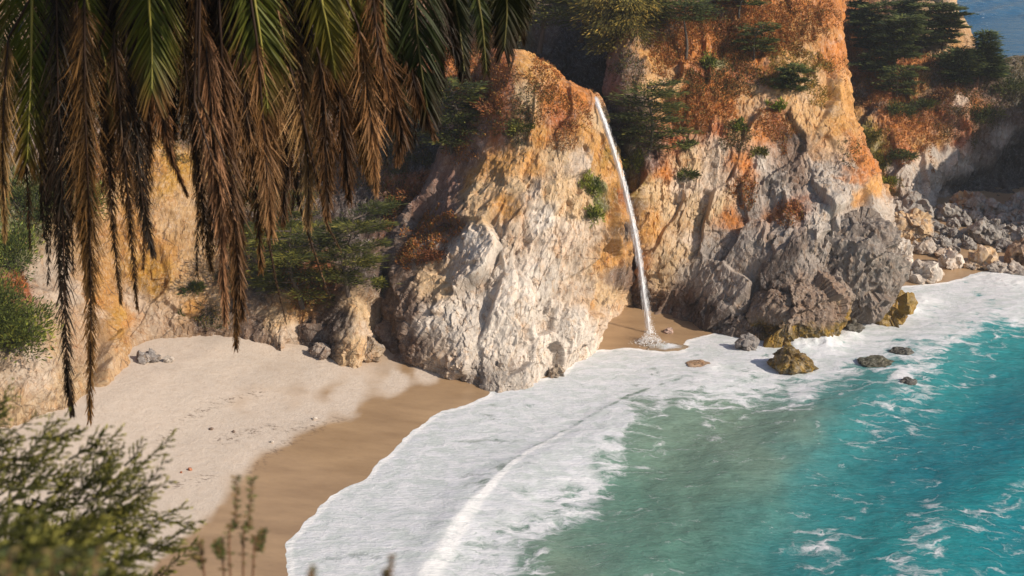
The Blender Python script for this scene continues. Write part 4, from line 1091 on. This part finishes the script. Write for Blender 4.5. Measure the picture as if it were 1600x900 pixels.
for k, (x, y, sx, sz, nm, lab, pal, tint) in enumerate([
    (930, 305, .8, 1.8, HD, 'green ferny clump hanging on the headland beside the falls', GREENS, (1.7, 1.8, .9)), (925, 335, .7, 1.2, HD, 'small lower green clump hanging on the headland beside the falls', GREENS, (1.6, 1.7, .9)),
    (995, 265, .9, 1.6, FL, 'olive hanging plants on the wet side of the falls', GREENS, (1.5, 1.4, .6)), (1075, 225, .9, .9, FL, 'dark shrub above the cream wall beyond the falls', GREENS, (1, 1.1, 1)),
    (1075, 268, .8, .7, FL, 'small dark shrub on the ledge of the cream wall', GREENS, (1, 1.1, .9)), (1160, 195, .6, .8, FL, 'bright green shrub in the middle of the orange slope', GREENS, (1.8, 1.9, .9)), (1213, 163, .7, .7, FL, 'round bright green shrub on the cream ledge', GREENS, (1.7, 2.0, .8)),
    (1110, 98, .7, 1.3, FL, 'upright green shrub in the orange scar', GREENS, (1.5, 1.6, .9)), (1135, 45, 1.6, 1.3, FL, 'brown scrub bush near the top of the orange slope', RUSTS, (1, .9, .8)), (1190, 235, .8, .8, FL, 'olive scrub clump above the grey rock foot', GREENS, (1.2, 1.1, .7)),
    (640, 395, 1.6, 1.5, RV, 'rusty bush at the foot of the shadowed ravine', RUSTS, (1, .9, .8)), (655, 310, 1.8, 1.4, RV, 'red brown bush in the shadowed ravine', RUSTS, (1.1, .9, .8)), (610, 330, 1.4, 1.4, RV, 'dark green bush in the shadowed ravine', GREENS, (.6, .65, .5)), (680, 400, 1.3, 1.2, HD, 'purple brown scrub on the shaded edge of the headland', RUSTS, (.8, .7, .7)),
    (596, 446, .8, .8, RV, 'olive bush between the cypress and the cave rock', GREENS, (.8, .8, .5)), (770, 170, 1.2, 1.2, HD, 'rust coloured scrub on the crest of the headland', RUSTS, (1, .85, .8)), (745, 130, 1.4, 1.3, HD, 'red scrub at the top of the headland ridge', RUSTS, (1.1, .85, .8)), (810, 195, 1.0, .9, HD, 'green and rust scrub patch on the upper headland', GREENS, (1.4, 1.3, .8)),
    (1405, 175, 1.8, 1.6, FR, 'dark round bush in the middle of the far rust slope', GREENS, (.8, .9, .8)), (1440, 165, 1.6, 1.3, FR, 'green bush next to the dark round bush on the far slope', GREENS, (1.1, 1.2, .9)), (1408, 240, 1.5, 1.0, FR, 'low green bush at the bottom of the far rust slope', GREENS, (1, 1.1, .9)), (1370, 250, 1.4, 1.6, FR, 'yellow green scrub strip along the spur edge', GREENS, (2.2, 1.8, .6)),
    (1355, 215, 1.4, 1.8, FR, 'olive scrub strip higher on the spur edge', GREENS, (2.2, 1.7, .6)), (1385, 295, .9, 1.3, FR, 'bright green moss clump at the foot of the spur gully', GREENS, (2.0, 1.9, .6)), (1580, 150, 2.6, 2.4, FR, 'dark green brush along the outer crest of the far point', GREENS, (.9, .95, .8)), (1545, 185, 1.6, 2.2, FR, 'olive hanging scrub on the far point above the pale rock', GREENS, (1.1, 1.1, .8)),
    (1470, 150, 1.7, 1.4, FR, 'brown scrub between the conifers and the pale far rock', RUSTS, (.8, .8, .8)), (1345, 160, 1.5, 1.5, FR, 'dark scrub bush against the spur below the conifers', RUSTS, (.5, .5, .5)), (1330, 20, 1.6, 1.6, FR, 'rust red scrub at the top of the spur edge', RUSTS, (1.3, .9, .7))]):
    p = on(x, y, (nm,))
    bush(p + np.array([0, -.2, -.3]), sx, sz, lab, 80 + k, tint, int(420 * sx * sx + 350), (.32, .1), pal=pal)

# low scrub clothing the soil of the slopes, too dense to count
P_, D_, N_, L_, W2, C_ = [], [], [], [], [], []
for nm, dens, zones in ((FL, 1.2, [(1150, 50, 80, 'r'), (1250, 40, 50, 'r'), (1040, 80, 40, 'r'), (1215, 110, 36, 'y'), (1150, 215, 30, 'g'), (1280, 150, 24, 'y'), (1085, 130, 26, 'g'), (1110, 150, 70, 'r'), (1180, 30, 80, 'r'), (1060, 60, 60, 'r'), (1210, 200, 40, 'r'), (1150, 110, 50, 'g'), (1230, 335, 26, 'r'), (1160, 300, 30, 'r'), (1080, 180, 40, 'r'), (1280, 30, 40, 'r'), (1305, 110, 30, 'r'), (1330, 240, 30, 'g'), (980, 110, 30, 'g'), (1260, 100, 40, 'y')]),
                        (FR, 1.4, [(1340, 90, 60, 'r'), (1400, 130, 70, 'r'), (1460, 180, 60, 'r'), (1420, 210, 60, 'r'), (1370, 230, 40, 'y'), (1540, 160, 50, 'g'), (1590, 140, 50, 'g'), (1500, 200, 40, 'g'), (1460, 130, 60, 'g'), (1385, 285, 26, 'y'), (1340, 30, 60, 'r')]),
                        (HD, 1.1, [(780, 130, 60, 'r'), (760, 180, 44, 'r'), (840, 115, 40, 'r'), (900, 175, 34, 'r'), (825, 160, 36, 'g'), (880, 205, 30, 'r'), (660, 370, 40, 'r'), (860, 170, 34, 'r'), (800, 200, 40, 'g'), (690, 360, 36, 'r'), (650, 400, 30, 'r'), (720, 230, 30, 'r')]),
                        (RV, 1.0, [(640, 330, 60, 'r'), (700, 120, 50, 'r'), (720, 200, 50, 'r'), (600, 260, 60, 'g'), (480, 440, 40, 'r'), (740, 70, 50, 'r'), (640, 230, 50, 'g'), (440, 300, 80, 'g'), (420, 160, 120, 'g'), (560, 100, 120, 'g'), (520, 230, 90, 'r')]),
                        (LF, .8, [(20, 470, 40, 'g'), (40, 350, 50, 'g'), (100, 300, 60, 'g'), (30, 440, 20, 'r'), (330, 500, 26, 'g'), (370, 430, 40, 'g'), (200, 120, 140, 'g'), (60, 160, 120, 'g'), (330, 150, 120, 'g'), (150, 250, 60, 'r')])):
    P, N = [(a[1], a[2]) for a in SURF if a[0] == nm][0]
    q = proj(P)
    for (x, y, rad, kind) in zones:
        m = np.nonzero((np.hypot(q[:, 0] - x, q[:, 1] - y) < rad * 1.25) & (fbm(P, 2.2, 3, 71) + .9 - np.hypot(q[:, 0] - x, q[:, 1] - y) / rad > .12))[0]
        if not len(m): continue
        k = rng.choice(m, min(len(m), int(rad * rad * .75 * dens)), replace=True)
        nk = 2
        k = np.repeat(k, nk)
        P_.append(P[k] + rng.normal(size=(len(k), 3)) * .08)
        D_.append(N[k] * .7 + np.array([0, 0, .5]) + rng.normal(size=(len(k), 3)) * .6)
        N_.append(rng.normal(size=(len(k), 3)))
        L_.append(rng.uniform(.10, .34, len(k)))
        W2.append(rng.uniform(.05, .11, len(k)))
        pal = {'r': np.array([(.34, .13, .04), (.27, .10, .035), (.40, .18, .05), (.17, .08, .035), (.20, .15, .05)]), 'g': np.array([(.06, .07, .025), (.10, .10, .035), (.14, .12, .04), (.20, .10, .04), (.05, .05, .03)]), 'y': np.array([(.24, .19, .05), (.30, .22, .05), (.18, .16, .04), (.40, .24, .06), (.12, .11, .03)])}[kind]
        C_.append(pal[rng.integers(0, 5, len(k))] * rng.uniform(.7, 1.3, (len(k), 1)))
b = MB()
b.add(*blades(np.concatenate(P_), np.concatenate(D_), np.concatenate(N_), np.concatenate(L_), np.concatenate(W2), np.concatenate(C_)))
tag(obj('undergrowth', b.mesh('undergrowth', M_SCRUB)), 'rusty and olive low scrub covering the soil of the sea cliffs', 'undergrowth', kind='stuff')

# ------------------------------------------------------------------ palm hanging over the view
PY = 15.5
crown = U(330, -330, PY)
palm = empty('palm_tree', (-9.0, 9.5, 40.6))
tag(palm, 'palm tree with green fronds and a skirt of dead brown fronds hanging over the cove', 'palm tree')
pl = np.array(palm.location)
tk = catmull(np.array([[-9.0, 9.5, 40.0], [-7.6, 11.2, 41.4], [-5.6, 13.4, 42.4], crown]), 30)
b = MB()
V, F = tube(tk - pl, .34 + .06 * np.sin(np.arange(30) * 2.1), 12)
b.add(V, F, (.1, .07, .05))
obj('trunk', b.mesh('trunk', M_BARK, True), palm)
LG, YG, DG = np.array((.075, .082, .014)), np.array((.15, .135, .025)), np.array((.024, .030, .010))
RS, TN, BN, DB = np.array((.15, .070, .028)), np.array((.26, .15, .08)), np.array((.032, .018, .012)), np.array((.009, .008, .006))  # DB: near black, paints the palm's shaded interior
def frond(pts, wpx, kind, seed, n=70, dy=0., roll=0., start=.02, world=None):
    """pts: the stalk as directions from the viewpoint, above the frame first; wpx: leaflet reach at the viewing distance"""
    r = np.random.default_rng(seed)
    pp = np.array([U(x, y, PY + dy) for x, y in pts]) if world is None else np.array(world, float)
    pp[:, 1] += r.normal(size=len(pp)) * .05
    c = catmull(pp, 48)
    kk = np.linspace(0, 1, 48)
    mpp = PY / FPX * 1.05
    wd = wpx * mpp
    if world is None and np.linalg.norm(c[-1] - c[0]) > 3.6: n = int(n * 1.8)
    base = crown + (c[0] - crown) * np.array([.25, .25, .3])
    stem = np.concatenate([catmull(np.array([base, (base + c[0]) / 2 + np.array([0, 0, .35]), c[0]]), 10)[:-1], c])
    dead = kind in ('dead', 'dark', 'tan')
    if dead:
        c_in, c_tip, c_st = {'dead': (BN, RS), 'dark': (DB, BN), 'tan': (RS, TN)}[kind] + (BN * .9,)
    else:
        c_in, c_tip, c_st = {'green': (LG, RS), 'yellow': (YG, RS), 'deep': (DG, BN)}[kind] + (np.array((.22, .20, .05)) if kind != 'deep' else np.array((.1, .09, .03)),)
    fb = np.array([1.0, r.uniform(.95, 1.12), r.uniform(.8, 1.0)]) * (r.uniform(.5, 1.45) if dead else r.uniform(.8, 1.15))
    c_in, c_tip = c_in * fb, c_tip * fb
    b = MB()
    rr = np.linspace(.024, .006, len(stem)) * (.8 if dead else 1.1)
    V, F = tube(stem - pl, rr, 5)
    b.add(V, F, c_st)
    fo = obj('frond', b.mesh('frond', M_RACHIS, True), palm)
    T = np.gradient(c, axis=0)
    T /= np.linalg.norm(T, axis=1, keepdims=True)
    ca, sa = math.cos(roll), math.sin(roll)
    Vs, Fs, Cs, off = [], [], [], 0
    t = np.concatenate([np.linspace(start, 1, n)] * 2) + r.normal(size=2 * n) * .004
    t = np.clip(t, 0, 1)
    sd = np.repeat([1., -1.], n)
    m = 2 * n
    base = np.stack([np.interp(t, kk, c[:, i]) for i in range(3)], -1)
    Tt = np.stack([np.interp(t, kk, T[:, i]) for i in range(3)], -1)
    S0 = np.cross(Tt, np.array([0., 1., 0.]))
    S0 /= np.linalg.norm(S0, axis=1, keepdims=True) + 1e-9
    Nf = np.cross(S0, Tt)
    Sd = (S0 * ca + Nf * sa) * sd[:, None]
    env = np.clip(1.0 - (.78 * t ** 1.6 if dead else .55 * t ** 2.2), .15, 1) * np.clip(.55 + t * 3, 0, 1)
    if dead:
        ang = np.radians(r.normal(30, 11, m)) * (1 - .45 * t)
        L = wd * env * r.uniform(.6, 1.25, m) * 1.34
    else:
        ang = np.radians(r.normal(40, 5, m)) * (1 - .5 * t ** 2)
        L = wd * env * r.uniform(.9, 1.12, m) * 1.5
    D = Tt * np.cos(ang)[:, None] + Sd * np.sin(ang)[:, None] + Nf * (r.normal(size=m) * (.16 if dead else .09) + (.12 if not dead else 0))[:, None]
    grav = np.array([0, 0, -1.0])
    wl = r.uniform(.016, .027, m) * (.62 if dead else 1.15)
    # each leaflet: three stations, the tip sagging
    p1 = base + D * (L * .5)[:, None] + grav * (L * (.02 if dead else .04))[:, None]
    D2 = D + grav * (.5 if dead else .28)
    if dead: D2 = D2 + r.normal(size=(m, 3)) * .14
    p2 = p1 + D2 * (L * .5)[:, None]
    side = np.cross(D, Nf)
    side /= np.linalg.norm(side, axis=1, keepdims=True) + 1e-9
    side = side * .8 + Nf * r.normal(size=(m, 1)) * .5
    Vl = np.stack([base - side * (wl * .35)[:, None], base + side * (wl * .35)[:, None], p1 - side * (wl * .5)[:, None], p1 + side * (wl * .5)[:, None], p2 - side * (wl * .08)[:, None], p2 + side * (wl * .08)[:, None]], 1) - pl
    q0 = np.arange(m)[:, None] * 6
    Fl = np.concatenate([q0 + np.array([[0, 2, 3, 1]]), q0 + np.array([[2, 4, 5, 3]])])
    v = r.uniform(.7, 1.35, (m, 1))
    if dead:
        k1 = c_in * v * .6
        k2 = (c_in * .65 + c_tip * .35) * v
        k3 = c_tip * v * 1.35
    else:
        brown = np.clip((t - .55) * 2.2 + r.normal(size=m) * .12, 0, 1)[:, None]
        k1 = c_in * v
        k2 = (c_in * (1 - brown) + c_tip * brown) * v
        tipb = np.clip(.5 + brown + r.normal(size=(m, 1)) * .25, 0, 1)
        k3 = (c_in * (1 - tipb) + c_tip * tipb) * v
    Cl = np.stack([k1, k1, k2, k2, k3, k3], 1).reshape(-1, 3)
    b = MB()
    b.add(Vl.reshape(-1, 3), Fl, Cl)
    obj('leaflet_fringe', b.mesh('leaflet_fringe', M_FROND), fo)

FR_ = [  # stalk points, reach, kind, depth offset
    ([(52, -120), (50, 20), (46, 130), (40, 250)], 62, 'green', 0.0), ([(236, -130), (234, -10), (236, 70), (240, 140)], 54, 'green', -.2), ([(118, -120), (140, 10), (160, 90), (182, 190)], 30, 'green', .1),
    ([(378, -120), (398, 0), (410, 80), (418, 170)], 56, 'green', -.1), ([(486, -120), (502, -10), (515, 60), (522, 120)], 44, 'yellow', -.2), ([(548, -120), (548, -10), (540, 60), (528, 130)], 44, 'yellow', 0),
    ([(640, -120), (648, 0), (656, 90), (668, 170)], 50, 'deep', 0), ([(598, -60), (604, 60), (612, 140), (628, 210)], 40, 'deep', .15), ([(20, -120), (8, 0), (2, 110), (-4, 260)], 50, 'green', .5),
    ([(700, -140), (708, -20), (718, 50), (726, 110)], 26, 'deep', .2), ([(735, -140), (745, -20), (754, 40), (760, 110)], 20, 'deep', .3), ([(775, -150), (788, -40), (792, 15), (788, 75)], 36, 'deep', .3), ([(800, -150), (806, -60), (812, -10), (812, 50)], 30, 'deep', .5),
    ([(300, -120), (310, 20), (322, 120), (330, 230)], 24, 'dead', 0), ([(418, -40), (424, 90), (428, 170), (432, 290)], 50, 'tan', 0), ([(88, -60), (92, 150), (98, 350), (106, 560), (112, 645)], 36, 'dark', -.1), ([(130, 0), (134, 180), (138, 360), (142, 520), (143, 650)], 38, 'dead', -.15),
    ([(118, 0), (124, 180), (130, 330), (136, 460)], 34, 'tan', 0), ([(70, 60), (78, 200), (88, 330), (96, 470)], 26, 'dark', .1), ([(8, 60), (4, 180), (4, 280), (8, 370)], 30, 'tan', -.1), ([(38, 150), (42, 230), (44, 310), (48, 385)], 20, 'dead', .3), ([(150, 80), (164, 220), (176, 330), (190, 470)], 26, 'dead', 0),
    ([(176, 60), (190, 200), (202, 320), (214, 480)], 28, 'dead', -.1), ([(205, 90), (216, 220), (226, 330), (240, 395)], 30, 'dark', 0), ([(245, 110), (256, 180), (268, 240), (290, 305)], 22, 'dead', 0), ([(232, 60), (236, 160), (232, 250), (222, 420)], 26, 'dead', .2),
    ([(282, 20), (300, 170), (318, 300), (330, 420)], 30, 'dead', .1), ([(318, 40), (334, 210), (344, 340), (352, 500)], 42, 'tan', -.1), ([(345, 60), (352, 220), (366, 360), (376, 500)], 44, 'tan', -.2), ([(360, 80), (366, 260), (368, 400), (367, 545)], 34, 'dead', .1), ([(300, 160), (330, 240), (352, 300), (372, 345)], 10, 'tan', -.3), ([(310, 150), (345, 235), (365, 270), (385, 310)], 8, 'tan', -.35),
    ([(375, 60), (390, 200), (400, 300), (408, 420)], 34, 'dead', 0), ([(402, 60), (412, 210), (420, 300), (424, 365)], 40, 'tan', -.1), ([(455, 30), (450, 150), (446, 260), (444, 345)], 40, 'dead', 0), ([(470, 60), (476, 180), (480, 270), (482, 350)], 40, 'tan', .1), ([(500, 90), (506, 190), (508, 270), (512, 335)], 36, 'dead', -.1),
    ([(520, 60), (532, 160), (540, 240), (546, 310)], 38, 'dead', 0), ([(560, 40), (574, 150), (582, 220), (586, 300)], 34, 'tan', -.1), ([(548, 60), (560, 170), (570, 240), (580, 280)], 30, 'dead', .2), ([(596, 60), (612, 140), (626, 200), (622, 250)], 32, 'dead', .1), ([(636, 80), (652, 140), (662, 175), (680, 215)], 22, 'dead', .1),
    ([(690, -60), (700, 40), (716, 90), (722, 120)], 22, 'dark', .2), ([(410, 340), (420, 380), (432, 440), (448, 505)], 6, 'dead', .2), ([(470, 330), (486, 380), (500, 425), (516, 465)], 5, 'tan', .2), ([(505, 310), (512, 350), (522, 375), (534, 392)], 6, 'tan', .1), ([(575, -100), (585, 20), (596, 90), (610, 160)], 26, 'dead', -.15), ([(440, -100), (446, 0), (452, 60), (455, 140)], 34, 'dark', .2), ([(670, -80), (680, 20), (684, 80), (690, 130)], 34, 'dark', .3),
    ([(330, -140), (345, -20), (352, 60), (356, 130)], 36, 'dark', .3), ([(180, -140), (192, -20), (200, 60), (206, 150)], 40, 'dark', .3)]
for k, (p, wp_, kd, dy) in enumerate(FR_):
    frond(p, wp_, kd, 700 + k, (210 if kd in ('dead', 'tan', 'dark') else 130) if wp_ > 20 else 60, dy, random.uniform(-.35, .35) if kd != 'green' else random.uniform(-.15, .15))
rs = random.Random(11)
for k in range(190):                                  # the skirt behind, coloured near black so its gaps read as shade
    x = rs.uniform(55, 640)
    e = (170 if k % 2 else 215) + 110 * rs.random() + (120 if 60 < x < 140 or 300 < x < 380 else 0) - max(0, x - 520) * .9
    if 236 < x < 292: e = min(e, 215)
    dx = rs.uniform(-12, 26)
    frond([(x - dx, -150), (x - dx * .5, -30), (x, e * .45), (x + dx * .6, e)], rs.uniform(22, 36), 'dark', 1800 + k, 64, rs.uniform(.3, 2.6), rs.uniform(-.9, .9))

for k in range(84):                                  # the living crown above, arching out all round
    a = k * 2.399 + rs.uniform(-.2, .2)
    lv = (k % 4) / 3
    if k >= 38: a = rs.uniform(-1.35, .35)            # extra fronds packed sunward to shade the hanging ones
    R = rs.uniform(3.2, 4.9) * (1 - .2 * lv)
    q = np.linspace(0, 1, 6)
    up = .45 + 1.3 * lv
    wpts_ = crown + np.stack([np.cos(a) * R * q, np.sin(a) * R * q * (.72 if math.sin(a) < 0 else 1), up * q - (up * .75 + .35) * q ** 2], -1)
    frond(None, 66, 'green', 2900 + k, 90, 0, rs.uniform(-.5, .5), .05, wpts_)

# ------------------------------------------------------------------ bushes on the bluff in front
def spray(b_st, b_lf, p0, p1, r, unit, pal, org):
    """a feathery shoot: a stem with short side shoots closely set with scale leaves"""
    k = np.linspace(0, 1, 8)
    ax = p1 - p0
    ln = np.linalg.norm(ax)
    ax /= ln
    bend = np.array([0, 0, .10 * ln])
    st = p0 + np.outer(k, p1 - p0) - np.outer(np.sin(k * math.pi), bend)
    V, F = tube(st - org, .006 * (1.15 - k), 5)
    b_st.add(V, F, (.05, .05, .022))
    side = np.cross(ax, np.array([0, 1., 0])); side /= np.linalg.norm(side) + 1e-9
    nrm = np.cross(side, ax)
    ns = int(ln / .020)
    for i in range(ns):
        s = .15 + .85 * (i + r.uniform()) / ns
        q0 = np.array([np.interp(s, k, st[:, c]) for c in range(3)])
        sg = 1 if i % 2 else -1
        L = unit * (1.15 - s * .75) * r.uniform(.6, 1.2)
        a = math.radians(r.normal(26, 6))
        d = ax * math.cos(a) + side * sg * math.sin(a) + nrm * r.normal() * .35
        d /= np.linalg.norm(d)
        m = max(8, int(L / .0026))
        f = np.sort(r.uniform(0, 1, m))
        P = q0 + np.outer(f * L, d) + np.outer(f ** 2 * L * .15, ax)
        D = d + r.normal(size=(m, 3)) * .22
        col = pal[np.clip((f * 2.6 + r.normal(size=m) * .7), 0, len(pal) - 1).astype(int)] * r.uniform(.75, 1.3, (m, 1))
        b_lf.add(*blades(P - org, D, r.normal(size=(m, 3)), r.uniform(.014, .026, m), r.uniform(.006, .0095, m), col))

JUN = np.array([(.06, .068, .02), (.13, .135, .034), (.22, .21, .05), (.30, .28, .07)])
def juniper(label, tips, Yd, seed, unit, length, dirp, name='juniper_bush', scatter=0, area=None):
    r = np.random.default_rng(seed)
    org = U(tips[0][0] - 90, 1060, Yd)
    org[2] = min(org[2], 40.3 - (Yd - 1.5)) + .1
    t = empty(name, org)
    tag(t, label, 'bush')
    bs, bl_ = MB(), MB()
    allt = list(tips)
    for _ in range(scatter):
        allt.append((r.uniform(area[0], area[2]), r.uniform(area[1], area[3])))
    for (x, y) in allt:
        yy = Yd + r.normal() * .22
        ln = length * r.uniform(.75, 1.25)
        a = math.radians(dirp + r.normal() * 9)
        p1 = U(x, y, yy)
        m = yy / FPX
        p0 = p1 - np.array([math.cos(a) * ln, r.normal() * .06 * ln, math.sin(a) * ln])
        spray(bs, bl_, p0, p1, r, unit, JUN, org)
        for _ in range(4):
            s = r.uniform(.2, .8)
            q = p0 + (p1 - p0) * s
            aa = a + r.choice([-1, 1]) * r.uniform(.22, .5)
            l2 = ln * r.uniform(.22, .36)
            spray(bs, bl_, q, q + np.array([math.cos(aa) * l2, r.normal() * .1 * l2, math.sin(aa) * l2]), r, unit * .7, JUN, org)
        root = org + r.normal(size=3) * np.array([.12, .12, .0])
        kk = catmull(np.stack([root, (root * .5 + p0 * .5) + np.array([-.08, 0, -.05]), p0]), 8)
        V, F = tube(kk - org, np.linspace(.014, .006, 8), 5)
        bs.add(V, F, (.04, .032, .02))
    obj('stem', bs.mesh('stem', M_RACHIS, True), t)
    obj('foliage', bl_.mesh('foliage', M_JUNIPER), t)
    return t
juniper('feathery dark green juniper bush leaning toward the beach over the bluff', [(53, 653), (100, 653), (123, 669), (100, 706), (188, 674), (178, 722), (270, 681), (262, 752), (285, 792), (299, 822), (310, 843), (30, 690), (150, 745), (215, 720), (230, 770), (75, 740), (10, 650), (190, 790), (255, 815)], 5.4, 901, .105, .72, 27, scatter=24, area=(-30, 790, 250, 930))
juniper('out of focus juniper bush low at the corner of the bluff', [(20, 800), (80, 790), (150, 800), (60, 830), (210, 850), (120, 850)], 3.1, 902, .09, .36, 36, scatter=16, area=(-40, 830, 250, 960))
juniper('shaggy juniper shoots poking up at the very edge of the bluff', [(20, 596), (6, 628)], 6.6, 903, .06, .45, 60, scatter=0, area=(-60, 640, 0, 700))

def leafy(label, stems, Yd, seed, leaf=.035, pal=((.05, .065, .02), (.09, .10, .03), (.13, .09, .035)), name='leafy_shrub'):
    r = np.random.default_rng(seed)
    org = U(stems[0][0][0], 1080, Yd)
    org[2] = min(org[2], 40.3 - (Yd - 1.5)) + .1
    t = empty(name, org)
    tag(t, label, 'shrub')
    bs, bl_ = MB(), MB()
    pal = np.array(pal)
    for s in stems:
        pts = [org + r.normal(size=3) * np.array([.05, .05, 0])] + [U(x, y, Yd + r.normal() * .05) for x, y in s]
        c = catmull(np.array(pts), 40)
        V, F = tube(c - org, np.linspace(.005, .002, 40), 5)
        bs.add(V, F, (.16, .085, .05))
        n = 34
        f = np.linspace(.35, 1, n)
        P = np.stack([np.interp(f, np.linspace(0, 1, 40), c[:, i]) for i in range(3)], -1)
        for q in range(2):
            a = f * 60 + q * math.pi + r.normal(size=n) * .4
            D = np.stack([np.cos(a), np.sin(a) * .8, r.uniform(-.1, .6, n)], -1)
            bl_.add(*blades(P - org, D, np.stack([r.normal(size=n) * .3, -.5 + r.normal(size=n) * .3, np.ones(n)], -1), r.uniform(.6, 1.2, n) * leaf, r.uniform(.4, .6, n) * leaf, pal[r.integers(0, len(pal), n)] * r.uniform(.8, 1.3, (n, 1))))
    obj('stem', bs.mesh('stem', M_RACHIS, True), t)
    obj('foliage', bl_.mesh('foliage', M_JUNIPER), t)
leafy('slender small leaved shrub with two upright shoots against the wet sand', [[(360, 900), (368, 820), (370, 745)], [(380, 900), (388, 820), (394, 748)], [(350, 905), (345, 870), (335, 850)], [(395, 900), (405, 860), (412, 830)], [(320, 905), (315, 880), (300, 868)]], 3.9, 911, .024)
leafy('blurred weed tip in front of the surf at the bottom edge', [[(604, 950), (608, 905), (612, 868)]], 2.4, 912, .012, ((.16, .11, .07), (.13, .12, .06)))
leafy('blurred yellow green weed tip at the edge of the swash', [[(480, 950), (485, 920), (490, 886)]], 2.2, 913, .012, ((.16, .14, .04), (.08, .09, .04)))
leafy('out of focus yellow green shrub filling the bottom corner of the view', [[(5 + 34 * i, 1000), (10 + 34 * i, 940), (14 + 34 * i, 862 + 25 * (i % 2))] for i in range(5)], 2.3, 914, .026, ((.12, .12, .035), (.06, .075, .03), (.16, .12, .05)))

# ------------------------------------------------------------------ air
HAZE = 0.00022
hv = np.array([(x, y, z) for z in (-4.5, 58) for (x, y) in ((-14000, -60), (14000, -60), (14000, 7000), (-14000, 7000))], float)
hf = np.array([(3, 2, 1, 0), (4, 5, 6, 7), (0, 1, 5, 4), (1, 2, 6, 5), (2, 3, 7, 6), (3, 0, 4, 7)])
hm = bpy.data.materials.new('sea_air')
hm.use_nodes = True
ht_ = hm.node_tree
ht_.nodes.remove(ht_.nodes['Principled BSDF'])
pvn = ht_.nodes.new('ShaderNodeVolumePrincipled')
pvn.inputs['Color'].default_value = (.86, .90, .95, 1)
pvn.inputs['Density'].default_value = HAZE
pvn.inputs['Anisotropy'].default_value = .2
ht_.links.new(pvn.outputs[0], ht_.nodes['Material Output'].inputs['Volume'])
tag(obj('haze', mesh_data('haze', hv, hf, hm)), 'thin pale sea air filling the whole cove', 'haze', kind='stuff')
